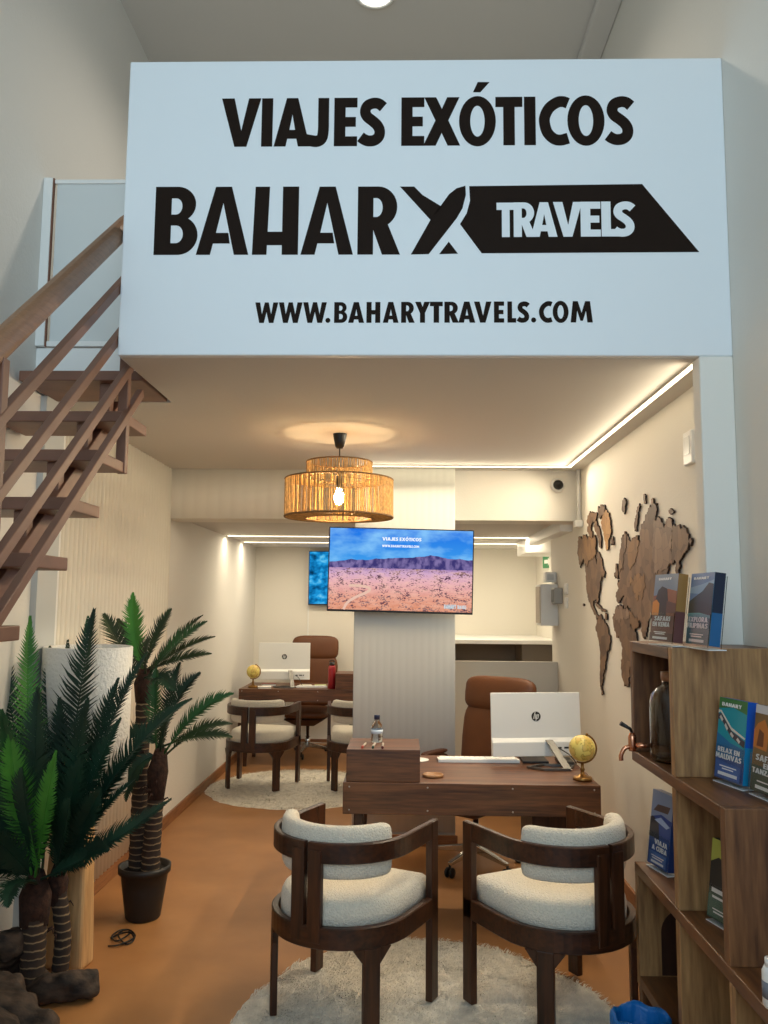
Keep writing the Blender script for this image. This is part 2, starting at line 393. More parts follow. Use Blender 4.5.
# daylight through the glazed shop front behind the camera
ld = bpy.data.lights.new('shopfront_daylight', 'AREA'); ld.shape = 'RECTANGLE'; ld.size = 2.9; ld.size_y = 3.2; ld.energy = 55; ld.color = (.66, .87, 1); ld.spread = R(130)
lo = bpy.data.objects.new('shopfront_daylight', ld); COL.objects.link(lo); lo.location = (-.2, YF+.05, 3.5); lo.rotation_euler = (R(90), 0, 0)
w = bpy.data.worlds.new('daylight'); scene.world = w; w.use_nodes = True
w.node_tree.nodes['Background'].inputs[0].default_value = (.62, .78, 1, 1); w.node_tree.nodes['Background'].inputs[1].default_value = .5
scene.view_settings.view_transform = 'Standard'; scene.view_settings.look = 'None'; scene.view_settings.gamma = 1; scene.view_settings.use_curve_mapping = False
scene.view_settings.exposure = .28

# ================================================================== SIGN
ink = mat('brown_black_vinyl', (34, 23, 16), rough=.65, spec=.12)
sign_m = mat('sign_white_film', (232, 236, 238), rough=.45, bump=.03, bump_scale=6)
sz1 = at(430, 59.5, y=YS).z
sg = thing('shop_sign', 'large white panel across the mezzanine front with brown-black travel agency lettering', 'sign', (.07, YS, ZC))
MB().box(-1.143, XR, YS, YS+.04, ZC, sz1).build('panel', sign_m, sg, bevel=.006)
o0, ux, uz, nn = Vector((0, YS-.0005, 0)), Vector((1, 0, 0)), Vector((0, 0, 1)), Vector((0, -1, 0))
def sx(px, py): return at(px, py, y=YS).x
def szz(px, py): return at(px, py, y=YS).z
def sign_row(items, name, pt, pb, xo, k, mi=ink):
    """items: (char, left, right) in zoom pixels; pt/pb: photo rows of cap top and baseline at each end"""
    mb = MB()
    for c, a, b in items:
        xa, xb = xo+a/k, xo+b/k; xm = (xa+xb)/2
        f = (xm-pt[0])/(pt[2]-pt[0]); yt = pt[1]+(pt[3]-pt[1])*f; yb = pb[0]+(pb[1]-pb[0])*f
        put_glyph(mb, c, sx(xa, yb), sx(xb, yb), szz(xm, yb), szz(xm, yt), o0, ux, uz, nn, .0006)
    return mb
r1 = sign_row([('V', 37, 175), ('I', 178, 217), ('A', 222, 348), ('J', 330, 414), ('E', 432, 513), ('S', 520, 612)], '', (210, 98.8, 640, 96.2), (147, 144.6), 210, 3.49)
r1b = sign_row([('E', 33, 101), ('X', 98, 207), ('O', 204, 313), ('T', 312, 392), ('I', 397, 431), ('C', 441, 527), ('O', 525, 635), ('S', 640, 721)], '', (210, 98.8, 640, 96.2), (147, 144.6), 390, 2.954)
# acute accent of the O
acc = [(245, 66), (267, 66), (294, 36), (259, 36)]
r1b.prism([[(sx(390+a/2.954, 70+b/2.954), szz(390+a/2.954, 70+b/2.954)) for a, b in acc]], o0, ux, uz, nn, .0006)
for m_ in (r1,): r1b.add(m_.v, m_.f)
r1b.build('headline_lettering', ink, sg)
r2 = sign_row([('B', 37, 156), ('a', 153, 297), ('h', 307, 433), ('a', 440, 584), ('R', 596, 713)], '', (150, 187, 410, 186.6), (255, 254.6), 140, 2.743)
def em(pts, mb): mb.prism([[(sx(390+a/2.4, 175+b/2.4), szz(390+a/2.4, 175+b/2.4)) for a, b in pts]], o0, ux, uz, nn, .0006)
em([(24, 28), (58, 28), (78, 48), (124, 76), (97, 108)], r2)
em([(50, 191), (97, 108), (142, 46), (160, 32), (181, 26), (182, 48), (174, 80), (160, 104), (93, 190)], r2)
em([(118, 190), (141, 160), (163, 189)], r2)
r2.build('name_lettering', ink, sg)
arrow = MB(); em([(190, 27), (605, 22), (742, 185), (220, 188), (168, 118), (184, 92), (192, 62)], arrow)
arrow.build('arrow_banner', ink, sg)
o0 = Vector((0, YS-.0014, 0))
tr = sign_row([('T', 256, 300), ('R', 297, 350), ('A', 338, 402), ('V', 392, 462), ('E', 458, 506), ('L', 508, 550), ('S', 536, 588)], '', (497, 203, 634, 201.5), (237.3, 236.5), 390, 2.4)
tr.build('banner_lettering', sign_m, sg, recalc=True)
o0 = Vector((0, YS-.0005, 0))
r3 = sign_row([('W', 42, 140), ('W', 143, 244), ('W', 247, 348), ('.', 343, 364), ('B', 380, 436), ('A', 440, 508), ('H', 518, 577), ('A', 588, 655), ('R', 666, 724)], '', (255, 302.6, 593, 301.2), (323, 322.5), 245, 4.267)
r3b = sign_row([('Y', 0, 62), ('T', 62, 115), ('R', 122, 182), ('A', 180, 250), ('V', 245, 318), ('E', 328, 370), ('L', 384, 420), ('S', 425, 475), ('.', 482, 503), ('C', 515, 568), ('O', 572, 638), ('M', 646, 738)], '', (255, 302.6, 593, 301.2), (323, 322.5), 415, 4.151)
r3.add(r3b.v, r3b.f); r3.build('web_address_lettering', ink, sg)

# ================================================================== STAIRCASE
brown = mat('brown_metal_paint', (122, 84, 66), rough=.45, noise_amt=.12, noise_scale=8)
railw = wood('handrail_wood', (136, 96, 66), (160, 116, 82), 'y', rough=.4, k=20)
st = thing('staircase', 'brown open-tread staircase with sloping rails climbing to the mezzanine at left', 'staircase', (-1.42, 2.4, 0))
X1 = -1.165; KS = 1.031
def KZ(z): return H+(z-H)*KS
tops = [(2.592, 3.47, 3.975), (2.365, 3.26, 3.56), (2.16, 3.0, 3.29), (1.952, 2.76, 3.045), (1.747, 2.49, 2.775), (1.53, 2.2, 2.45)]
for k in range(6): tops.append((1.53-.213*(k+1), 2.2-.262*(k+1), 2.47-.262*(k+1)))
tops = [(KZ(z), ya*KS, min(yb*KS, 3.975)) for z, ya, yb in tops]
for z, ya, yb in tops:
    MB().box(-1.72, X1, ya, yb, z, z+.045).build('tread', brown, st, bevel=.004)
sl_ = .805
def zs(y): return KZ(2.39)+sl_*(y-3.57*KS)
mb = MB()
for xa in (-1.385,):
    y0, y1 = .62, 3.75
    q = [(xa, y0, zs(y0)), (xa+.07, y0, zs(y0)), (xa+.07, y1, zs(y1)), (xa, y1, zs(y1))]
    mb.hexa([Vector(p) for p in q], [Vector(p)+Vector((0, 0, .10)) for p in q])
mb.build('stringer', brown, st, bevel=.003)
for z, ya, yb in tops[:-1]:
    for f, dx in ((.2, .0), (.72, .045)):
        y = ya+(yb-ya)*f
        zb = zs(y)+.06
        if zb < z: MB().box(-1.375-dx*.2, -1.325-dx*.2, y-.025, y+.025, zb, z).build('tread_support', brown, st, bevel=.003)
def rail(name, pa, pb, r, m, square=True, ext=1.9):
    a, b = (Vector((p[0], p[1]*KS, KZ(p[2]))) for p in (pa, pb)); d = (b-a).normalized()
    a = a-d*ext
    side = Vector((1, 0, 0)); up = side.cross(d)
    if square: prof = [(-.014, -.018), (.014, -.018), (.014, .018), (-.014, .018)]
    else: prof = [(.036*math.cos(w), .041*math.sin(w)) for w in [2*math.pi*k/14 for k in range(14)]]
    MB().sweep([(a, side, up), (b, side, up)], prof, smooth=not square).build(name, m, st, bevel=.003 if square else 0)
rail('handrail', (X1-.018, 2.213, 2.325), (X1-.018, 3.25, 3.19), .03, railw, False)
rail('rail', (X1+.006, 2.237, 2.145), (X1+.006, 3.22, 2.955), .02, brown)
rail('rail', (X1+.006, 2.261, 1.945), (X1+.006, 3.22, 2.745), .02, brown)
rail('rail', (X1+.006, 2.283, 1.768), (X1+.006, 3.40, 2.690), .02, brown)
rail('rail', (X1+.006, 2.302, 1.604), (X1+.006, 3.44, 2.530), .02, brown)
for y, za, zb, dx in ((3.40, KZ(2.16), KZ(2.67), -.012), (2.31, KZ(1.51), KZ(2.32), 0), (1.24, .68, 1.45, 0)):
    MB().box(X1-.022+dx, X1+.018+dx, y-.02, y+.02, za, zb).build('post', brown, st, bevel=.003)
# balustrade board at the stair head
bp_ = thing('balustrade_panel', 'white board balustrade with slim frame at the top of the stairs', 'panel', (-1.4, 3.77, 2.83))
frost = mat('balustrade_board', (214, 218, 216), rough=.5)
MB().box(XL+.06, -1.0, 3.77, 3.785, 2.86, 3.64).build('board', frost, bp_)
mb = MB().box(XL+.05, -1.0, 3.76, 3.795, 3.64, 3.66).build('top_rail', white, bp_, bevel=.003)
MB().box(XL+.05, -1.0, 3.76, 3.795, 2.835, 2.86).build('bottom_rail', white, bp_, bevel=.003)
MB().box(XL, XL+.043, 3.75, 3.80, 2.835, 3.665).build('post', white, bp_, bevel=.003)
MB().box(XL+.043, XL+.049, 3.757, 3.77, 2.835, 3.665).build('edge_strip', brown, bp_)

# ================================================================== PENDANT LAMP
jute = mat('jute_cord', (196, 156, 96), rough=.8, noise_amt=.3, noise_scale=60)
jute_d = mat('wrapped_rim', (124, 92, 54), rough=.8, noise_amt=.3, noise_scale=90)
black = mat('black_plastic', (18, 18, 19), rough=.35)
LX, LY = -.372, 4.73
pl = thing('pendant_lamp', 'drum pendant lamp of woven cord hanging from the mezzanine underside', 'lamp', (LX, LY, ZC))
c = Vector((LX, LY, 0))
RO, RI, Z0, Z1, Z2 = .31, .188, 2.135, 2.35, 2.452
cr = random.Random(3)
def strands(n, ra, za, rb, zb, rad, bow=0):
    mb = MB()
    for k in range(n):
        w = 2*math.pi*(k+cr.uniform(-.3, .3))/n; d = Vector((math.cos(w), math.sin(w), 0)); w2 = w+cr.uniform(-.35, .35)*2*math.pi/n
        d2 = Vector((math.cos(w2), math.sin(w2), 0)); r = rad*cr.uniform(.75, 1.2)
        mb.tube([c+d*ra+Vector((0, 0, za)), c+(d*ra+d2*rb)/2+Vector((0, 0, (za+zb)/2)), c+d2*rb+Vector((0, 0, zb))], r, n=4, cap=False, smooth=False)
    return mb
sh = strands(170, RO, Z0, RO, Z1, .0030).build('drum_cords', jute, pl)
sh2 = strands(150, RO, Z1, RI, Z1+.012, .0030).build('shoulder_cords', jute, pl)
sh3 = strands(190, RO, Z0, RI+.005, Z0-.008, .0032).build('underside_cords', jute, pl)
sh4 = strands(110, RI, Z1+.012, RI, Z2, .0029).build('neck_cords', jute, pl)
def hoop(r, z, rad): return MB().tube([c+Vector((r*math.cos(2*math.pi*k/48), r*math.sin(2*math.pi*k/48), z)) for k in range(49)], rad, n=6, cap=False)
for r, z, rad in ((RO, Z0, .006), (RO, Z1, .005), (RI, Z1+.012, .005), (RI, Z2, .005), (RI+.005, Z0-.008, .005)):
    hoop(r, z, rad).build('hoop', jute_d, pl)
mb = MB()
for k in range(3):
    w = R(20+120*k); d = Vector((math.cos(w), math.sin(w), 0))
    mb.tube([c+Vector((0, 0, Z1+.02))+d*.015, c+d*RI+Vector((0, 0, Z1+.012))], .002, n=6)
mb.build('spider', black, pl)
MB().lathe([(.0, ZC-.085), (.018, ZC-.085), (.026, ZC-.075), (.036, ZC-.03), (.04, ZC-.004), (.04, ZC)], c, n=28).build('ceiling_cup', black, pl)
MB().tube([c+Vector((0, 0, ZC-.08)), c+Vector((0, 0, 2.37))], .0035, n=8).build('cord', black, pl)
MB().lathe([(.0, 2.375), (.012, 2.375), (.014, 2.36), (.021, 2.345), (.021, 2.30), (.0, 2.30)], c, n=20).build('socket', black, pl)
glow = emission('bulb_glow', (255, 220, 166), 250)
MB().lathe([(.0, 2.205), (.012, 2.208), (.024, 2.222), (.029, 2.243), (.026, 2.265), (.017, 2.285), (.013, 2.30)], c, n=20).build('bulb', glow, pl)

# ================================================================== SCREENS
def sep(nt):
    tc = nt.nodes.new('ShaderNodeTexCoord'); s = nt.nodes.new('ShaderNodeSeparateXYZ'); nt.links.new(tc.outputs['Object'], s.inputs[0]); return tc, s
def M_(nt, op, a, b=None, c_=None):
    n = nt.nodes.new('ShaderNodeMath'); n.operation = op
    for i, x in enumerate((a, b, c_)):
        if x is None: continue
        if isinstance(x, (int, float)): n.inputs[i].default_value = x
        else: nt.links.new(x, n.inputs[i])
    return n.outputs[0]
def MIX(nt, f, a, b):
    n = nt.nodes.new('ShaderNodeMix'); n.data_type = 'RGBA'
    for k, x in ((0, f), (6, a), (7, b)):
        if isinstance(x, tuple): n.inputs[k].default_value = (*lin(x), 1)
        elif isinstance(x, (int, float)): n.inputs[k].default_value = x
        else: nt.links.new(x, n.inputs[k])
    return n.outputs[2]
def NOISE(nt, vec, scale, detail=4, stretch=None):
    n = nt.nodes.new('ShaderNodeTexNoise'); n.inputs['Scale'].default_value = scale; n.inputs['Detail'].default_value = detail
    if stretch:
        mp = nt.nodes.new('ShaderNodeMapping'); mp.inputs['Scale'].default_value = stretch; nt.links.new(vec, mp.inputs['Vector']); vec = mp.outputs['Vector']
    nt.links.new(vec, n.inputs['Vector']); return n.outputs['Fac']
def RAMP(nt, f, stops, const=False):
    r = nt.nodes.new('ShaderNodeValToRGB'); e = r.color_ramp.elements
    while len(e) < len(stops): e.new(.5)
    for x, (p, c_) in zip(e, stops): x.position = p; x.color = (*lin(c_), 1)
    if const: r.color_ramp.interpolation = 'CONSTANT'
    nt.links.new(f, r.inputs['Fac']); return r.outputs['Color']
def screen_mat(name, fn, s):
    m = bpy.data.materials.new(name); m.use_nodes = True; nt = m.node_tree
    for n in list(nt.nodes): nt.nodes.remove(n)
    o = nt.nodes.new('ShaderNodeOutputMaterial'); e = nt.nodes.new('ShaderNodeEmission'); e.inputs['Strength'].default_value = s
    nt.links.new(fn(nt), e.inputs['Color']); nt.links.new(e.outputs[0], o.inputs['Surface']); return m
def desert(nt):
    tc, s = sep(nt); x, z = s.outputs[0], s.outputs[2]; v = tc.outputs['Object']
    sky = MIX(nt, RAMP(nt, NOISE(nt, v, 4, 5, (1, 1, 2.2)), [(.42, (0, 0, 0)), (.72, (255, 255, 255))]), RAMP(nt, M_(nt, 'MULTIPLY_ADD', z, 3.2, .0), [(.1, (60, 150, 222)), (1, (20, 100, 215))]), (140, 200, 240))
    ridge = M_(nt, 'ADD', M_(nt, 'MULTIPLY', NOISE(nt, v, 7, 6, (1, 0, 0)), .055), M_(nt, 'MULTIPLY_ADD', M_(nt, 'ABSOLUTE', M_(nt, 'SUBTRACT', x, .2)), -.075, .075))
    mt = M_(nt, 'LESS_THAN', z, ridge)
    mcol = MIX(nt, RAMP(nt, NOISE(nt, v, 26, 8, (1, 1, .7)), [(.4, (0, 0, 0)), (.62, (255, 255, 255))]), (58, 52, 108), (122, 108, 158))
    d = RAMP(nt, M_(nt, 'MULTIPLY_ADD', z, 3.3, .96), [(.0, (205, 132, 98)), (.35, (214, 148, 128)), (.7, (218, 166, 172)), (.9, (196, 158, 190)), (1, (150, 120, 170))])
    nz = M_(nt, 'MULTIPLY_ADD', NOISE(nt, v, 13, 3, (1, 1, 2.2)), .45, M_(nt, 'MULTIPLY', NOISE(nt, v, 75, 5, (1, 1, 1.8)), .6)); d = MIX(nt, RAMP(nt, nz, [(.555, (0, 0, 0)), (.60, (255, 255, 255))]), d, (78, 50, 72))
    d = MIX(nt, RAMP(nt, NOISE(nt, v, 14, 4, (1, 1, 4)), [(.4, (0, 0, 0)), (.8, (200, 200, 200))]), d, (236, 190, 170))
    low = M_(nt, 'LESS_THAN', z, .012)
    return MIX(nt, low, MIX(nt, mt, sky, mcol), d)
def reef(nt):
    tc, s = sep(nt); v = tc.outputs['Object']
    n = NOISE(nt, v, 9, 8, (1, 1, 1.4))
    return RAMP(nt, n, [(.3, (6, 40, 70)), (.45, (14, 110, 170)), (.55, (30, 150, 215)), (.7, (120, 205, 235))])
def tv(name, label, cx, cy, cz, w, h, tilt, smat, bracket):
    t = thing(name, label, 'television', (cx, cy, cz), 0)
    t.rotation_euler = (R(tilt), 0, 0)
    MB().box(-w/2, w/2, 0, .03, -h/2, h/2).box(-w*.3, w*.3, .03, .06, -h*.35, h*.25).build('housing', black, t, bevel=.004, world=False)
    s = MB().box(-w/2+.008, w/2-.008, -.0025, -.0015, -h/2+.014, h/2-.008).build('screen', smat, t, world=False)
    if bracket: MB().box(-.1, .1, .055, bracket, -.12, .12).build('wall_bracket', black, t, world=False)
    return t, s
A, B_, C_, D_ = (at(*p, y=5.72) for p in ((329, 527), (474, 530), (327, 611), (473, 615)))
cx, cz = (A.x+B_.x+C_.x+D_.x)/4, (A.z+B_.z+C_.z+D_.z)/4
W_, H_ = (B_.x-A.x+D_.x-C_.x)/2, (A.z-C_.z+B_.z-D_.z)/2
t, s = tv('television', 'flat television on the column showing a desert plain under blue sky', cx, 5.72, cz, W_, H_, 3, screen_mat('desert_picture', desert, .95), .175)
t.rotation_euler = (R(3), R(1.1), 0)
wt = emission('screen_white', (235, 240, 250), .95); sand = emission('screen_road', (236, 196, 176), .8); lite = emission('screen_logo', (200, 225, 235), .8)
fo = Vector((0, -.0028, 0)); mb = MB()
k = W_/145
put_text(mb, 'VIAJES EXÓTICOS', (382-401)*k, (421-401)*k, (570-540.5)*k, (570-537.2)*k, fo, ux, uz, nn, .0003)
put_text(mb, 'WWW.BAHARYTRAVELS.COM', (382-401)*k, (419-401)*k, (570-547)*k, (570-544.7)*k, fo, ux, uz, nn, .0003)
mb.build('screen_lettering', wt, s, world=False)
mb = MB()
put_text(mb, 'BAHARY', (445-401)*k, (457-401)*k, (570.5-607)*k, (570.5-603)*k, fo, ux, uz, nn, .0003)
put_text(mb, 'TRAVELS', (458-401)*k, (467-401)*k, (570.5-607)*k, (570.5-603.5)*k, fo, ux, uz, nn, .0003)
mb.build('screen_logo', lite, s, world=False)
rd = [(345, 610), (349, 603), (358, 597), (367, 593), (371, 589), (364, 586.5), (350, 586)]
mb = MB(); mb.prism(stroke([((a-401)*k, (570-b)*k) for a, b in rd], .018), fo, ux, uz, nn, .0002); mb.build('road', sand, s, world=False)
a = at(309, 551, y=9.66); b = at(310, 605, y=9.66); h2 = a.z-b.z; w2 = h2*1.77
t2, s2 = tv('television', 'television on the back wall showing blue reef water, half hidden by the column television', a.x+w2/2, 9.66, (a.z+b.z)/2, w2, h2, 0, screen_mat('reef_picture', reef, .9), .08)
# ================================================================== RUGS
def rug(name, label, cx, cy, rx, ry, seed, blades):
    m = mat('cream_shag', (232, 224, 208), rough=.95, noise_amt=.14, noise_scale=26, bump=1, bump_scale=110, sheen=.3)
    t = MB(); N, K = 150, 46
    rr = random.Random(seed); ph = [rr.uniform(0, 6.28) for _ in range(6)]
    vs = []; 
    def edge(w): return 1+.012*math.sin(3*w+ph[0])+.010*math.sin(7*w+ph[1])+.006*math.sin(17*w+ph[2])
    for i in range(K+1):
        f = i/K; f2 = 1-(1-f)**1.0
        for k in range(N):
            w = 2*math.pi*k/N; e = edge(w)+(rr.uniform(-.008, .008) if i == K else 0)
            x, y = rx*f2*e*math.cos(w), ry*f2*e*math.sin(w)
            z = .008+.004*noise.noise(Vector((x*26, y*26, seed)))+.004*noise.noise(Vector((x*70, y*70, seed+3)))
            if f > .965: z *= max(0, (1-f)/.035)**.6
            vs.append((cx+x, cy+y, max(z, .001)))
    fs = [(i*N+k, i*N+(k+1) % N, (i+1)*N+(k+1) % N, (i+1)*N+k) for i in range(K) for k in range(N)]
    t.add(vs, fs, 0, True)
    t.f.append([K*N+k for k in range(N)][::-1]); t.m.append(0); t.sm.append(False)
    for q in range(blades):
        w = rr.uniform(0, 2*math.pi); f = math.sqrt(rr.random()); e = edge(w); x, y = rx*f*e*math.cos(w), ry*f*e*math.sin(w)
        g = noise.noise(Vector((x*7, y*7, seed+9)))*2.5+w*.0+rr.uniform(-.9, .9); a = Vector((math.cos(g), math.sin(g), 0)); s = Vector((-a.y, a.x, 0))
        p = Vector((cx+x, cy+y, .006)); L = rr.uniform(.014, .026)
        t.add([p-s*.0022, p+s*.0022, p+a*L*.45+s*.0016+Vector((0, 0, L*.42)), p+a*L*.45-s*.0016+Vector((0, 0, L*.42)), p+a*L+Vector((0, 0, L*.5))], [(0, 1, 2, 3), (3, 2, 4)], 0, True)
    r = thing(name, label, 'rug', (cx, cy, 0)); t.build('pile', m, r, recalc=False); return r
rug('round_rug', 'round cream shag rug under the two front barrel chairs', .11, 3.31, .785, .99, 1, 26000)
rug('round_rug', 'round cream shag rug under the barrel chairs at the rear desk', -.94, 7.6, .79, .80, 5, 9000)

# ================================================================== BARREL CHAIRS
walnut = wood('dark_walnut', (36, 18, 9), (76, 41, 21), 'z', scale=5, rough=.38, k=10)
walnut_x = wood('dark_walnut_rail', (36, 18, 9), (76, 41, 21), 'x', scale=5, rough=.38, k=10)
boucle = mat('white_boucle', (234, 225, 206), rough=.95, noise_amt=.07, noise_scale=110, bump=1, bump_scale=150, sheen=.4)
RC, FY, CY = .283, .245, -.02     # rail radius, front end, centre of the rounded back
def uarc(r, a0=0, a1=180, n=20, ky=1.0):
    """right front -> round the back -> left front, angle 0 = right, 90 = back"""
    out = []
    for i in range(n+1):
        a = R(a0+(a1-a0)*i/n); out.append((Vector((r*math.cos(a), CY-r*ky*math.sin(a), 0)), Vector((math.cos(a), -math.sin(a), 0))))
    return out
def upath(r, z, half=None, gap=.008):
    """full or half U path as sweep tuples"""
    up = Vector((0, 0, 1)); pts = []
    def V(p, n): return (p+Vector((0, 0, z)), n, up)
    seq = [(Vector((r, FY, 0)), Vector((1, 0, 0))), (Vector((r, .1, 0)), Vector((1, 0, 0)))]+uarc(r, 0, 180, 28)+[(Vector((-r, .1, 0)), Vector((-1, 0, 0))), (Vector((-r, FY, 0)), Vector((-1, 0, 0)))]
    if half == 'r': seq = seq[:17]; seq[-1] = (Vector((gap, seq[-1][0].y, 0)), Vector((0, -1, 0)))
    if half == 'l': seq = seq[16:]; seq[0] = (Vector((-gap, seq[0][0].y, 0)), Vector((0, -1, 0)))
    return [V(p, n) for p, n in seq]
def rprof(t, h, c=.004):
    a, b = t/2, h/2
    return [(-a+c, -b), (a-c, -b), (a, -b+c), (a, b-c), (a-c, b), (-a+c, b), (-a, b-c), (-a, -b+c)]
def make_chair(name, label, group):
    t = thing(name, label, 'chair', (0, 0, 0), 0, group)
    T = .026
    for half, sgn in (('r', 1), ('l', -1)):
        mb = MB().sweep(upath(RC, .68, half), rprof(T, .075), smooth=False)
        mb.build('arm_rail', walnut_x, t, world=False)
        yb = CY-RC
        # back post with its rounded shoulder, running down into the seat rail
        x0, x1 = .007*sgn, .066*sgn
        MB().box(min(x0, x1), max(x0, x1), yb-T/2-.001, yb+T/2+.001, .352, .69).build('back_post', walnut, t, bevel=.005, world=False)
    MB().sweep(upath(RC, .372), rprof(T+.004, .08)).box(-RC, RC, FY-.035, FY-.008, .335, .41).build('seat_rail', walnut_x, t, world=False)
    for sgn in (1, -1):
        MB().box(sgn*RC-.015, sgn*RC+.015, FY-.058, FY+.006, 0, .716).build('leg', walnut, t, bevel=.004, world=False)
    for a in (38, 142):
        p = Vector((RC*math.cos(R(a)), CY-RC*math.sin(R(a)), 0)); n = Vector((math.cos(R(a)), -math.sin(R(a)), 0)); s = Vector((-n.y, n.x, 0))
        M = Matrix((s, n, Vector((0, 0, 1)))).transposed().to_4x4(); M.translation = p
        lg = MB().box(-.033, .033, -.014, .014, 0, .335, M=M)
        o = lg.build('leg', walnut, t, bevel=.004, world=False)
        for q in (1, -1):
            g = MB()
            tri = [(q*.033, .335), (q*.033, .275), (q*.078, .335)]
            if q < 0: tri = tri[::-1]
            g.prism([tri], p-n*.012, s, Vector((0, 0, 1)), n, .024)
            g.build('leg_bracket', walnut, t, world=False)
    # seat cushion: rounded U outline, stacked rings
    rs = RC-.022
    base = [(rs, FY-.012)]+[(rs, .12)]+[(v.x, v.y) for v, n in uarc(rs, 0, 180, 30)]+[(-rs, .12), (-rs, FY-.012), (-rs*.5, FY-.008), (0, FY-.006), (rs*.5, FY-.008)]
    def inset(pts, d):
        c = Vector((0, 0)); out = []
        for x, y in pts: 
            l = math.hypot(x, y-.0); out.append((x*(1-d/l), y*(1-d/l)))
        return out
    mb = MB(); rings = [(.0, .385), (.0, .445), (.004, .468), (.013, .485), (.028, .496), (.06, .503), (.13, .507), (.22, .508)]
    N = len(base)
    for d, z in rings:
        for x, y in inset(base, d): mb.v.append(Vector((x, y, z)))
    for i in range(len(rings)-1):
        for k in range(N): mb.f.append([i*N+k, i*N+(k+1) % N, (i+1)*N+(k+1) % N, (i+1)*N+k]); mb.m.append(0); mb.sm.append(True)
    mb.f.append([(len(rings)-1)*N+k for k in range(N)]); mb.m.append(0); mb.sm.append(True)
    mb.f.append([k for k in range(N)][::-1]); mb.m.append(0); mb.sm.append(False)
    mb.build('seat_cushion', boucle, t, world=False)
    # back pad: padded band inside the rail
    rb = RC-.052; path = []; n_ = 36; A0, A1 = 11, 169
    mb = MB(); K = 16; prof = []
    for k in range(K):
        w = 2*math.pi*k/K; e = .55
        prof.append((.033*math.copysign(abs(math.cos(w))**e, math.cos(w)), .100*math.copysign(abs(math.sin(w))**e, math.sin(w))))
    seq = uarc(rb, A0, A1, n_); o = 0
    for i, (p, nn) in enumerate(seq):
        f = min(i, n_-i)/3.0; sc = math.sqrt(max(0, 1-(1-min(1, f))**2))*.9+.1
        for a, b in prof: mb.v.append(p+nn*a*min(1, sc+.25)*(1 if sc > .2 else .5)+Vector((0, 0, .670+b*(.72+.28*sc) if f < 1 else .670+b)))
    for i in range(n_):
        for k in range(K): mb.f.append([i*K+k, i*K+(k+1) % K, (i+1)*K+(k+1) % K, (i+1)*K+k]); mb.m.append(0); mb.sm.append(True)
    mb.f.append([k for k in range(K)][::-1]); mb.f.append([n_*K+k for k in range(K)]); mb.m += [0, 0]; mb.sm += [True, True]
    mb.build('back_cushion', boucle, t, world=False)
    return t
ch = make_chair('barrel_chair', 'dark wood barrel chair with white cushions at the front desk, left of the pair', 'barrel chairs at the front desk')
def place(o, x, y, rz, z=.0185): o.location = (x, y, z); o.rotation_euler = (0, 0, R(rz))
chairs = [ch]+[copy_tree(ch) for _ in range(3)]
place(chairs[0], -.223, 3.575, -27)
place(chairs[1], .640, 3.578, 30)
place(chairs[2], -1.275, 7.62, -11)
place(chairs[3], -.38, 7.64, 4)
chairs[1]['label'] = 'dark wood barrel chair with white cushions beside the cube bookshelf'
chairs[2]['label'] = 'dark wood barrel chair at the rear desk, next to the left wall'; chairs[2]['group'] = 'barrel chairs at the rear desk'
chairs[3]['label'] = 'dark wood barrel chair at the rear desk, half hidden behind the column'; chairs[3]['group'] = 'barrel chairs at the rear desk'

# ================================================================== DESKS
desk_w = wood('desk_walnut', (66, 37, 20), (116, 73, 43), 'x', scale=5, rough=.4, k=12)
desk_z = wood('desk_walnut_leg', (50, 30, 20), (80, 50, 32), 'z', scale=5, rough=.4, k=10)
steel = mat('screw_steel', (190, 186, 178), rough=.3, metal=1)
def make_desk(name, label, x0, x1, y0, y1, zt, ph, bx0, bx1, bd, bz, pedestal):
    t = thing(name, label, 'desk', ((x0+x1)/2, (y0+y1)/2, 0))
    MB().box(x0, x1, y0+.02, y1, zt-.03, zt).build('desktop', desk_w, t, bevel=.003)
    MB().box(x0, x1, y0, y0+.02, zt-ph, zt+.001).build('front_panel', desk_w, t, bevel=.002)
    MB().box(x0, x0+.02, y0+.02, y1, zt-ph, zt-.03).build('side_panel', desk_w, t, bevel=.002)
    MB().box(x1-.02, x1, y0+.02, y1, zt-ph, zt-.03).build('side_panel', desk_w, t, bevel=.002)
    bxs = MB().box(bx0, bx1, y0+.015, y0+bd, zt+.001, bz).build('raised_box', desk_w, t, bevel=.003)
    for x in (x0+.08, x1-.08):
        for y in (y0+.1, y1-.08):
            sgn = -1 if x < (x0+x1)/2 else 1
            MB().hexa([(x+sgn*.02-.018, y-.018, 0), (x+sgn*.02+.018, y-.018, 0), (x+sgn*.02+.018, y+.018, 0), (x+sgn*.02-.018, y+.018, 0)],
                      [(x-.026, y-.026, zt-.03), (x+.026, y-.026, zt-.03), (x+.026, y+.026, zt-.03), (x-.026, y+.026, zt-.03)]).build('leg', desk_z, t, bevel=.004)
    if pedestal:
        p = MB().box(pedestal[0], pedestal[1], y0+.3, y1-.04, .14, zt-.03).build('drawer_pedestal', desk_z, t, bevel=.003)
        for k in range(3):
            MB().box(pedestal[0]+.01, pedestal[1]-.01, y1-.042, y1-.025, .16+k*.16, .30+k*.16).build('drawer', desk_z, p, bevel=.002)
    mb = MB()
    for f in (.025, .33, .66, .975):
        for z in (zt-ph+.02, zt-.02):
            c0 = Vector((x0+(x1-x0)*f, y0-.0015, z)); mb.lathe([(0, 0), (.004, 0), (.005, .0025)], c0, n=10, M=Matrix.Rotation(R(-90), 4, 'X'))
    mb.build('screw_row', steel, t)
    return t
DZ = .755; DY = 4.262
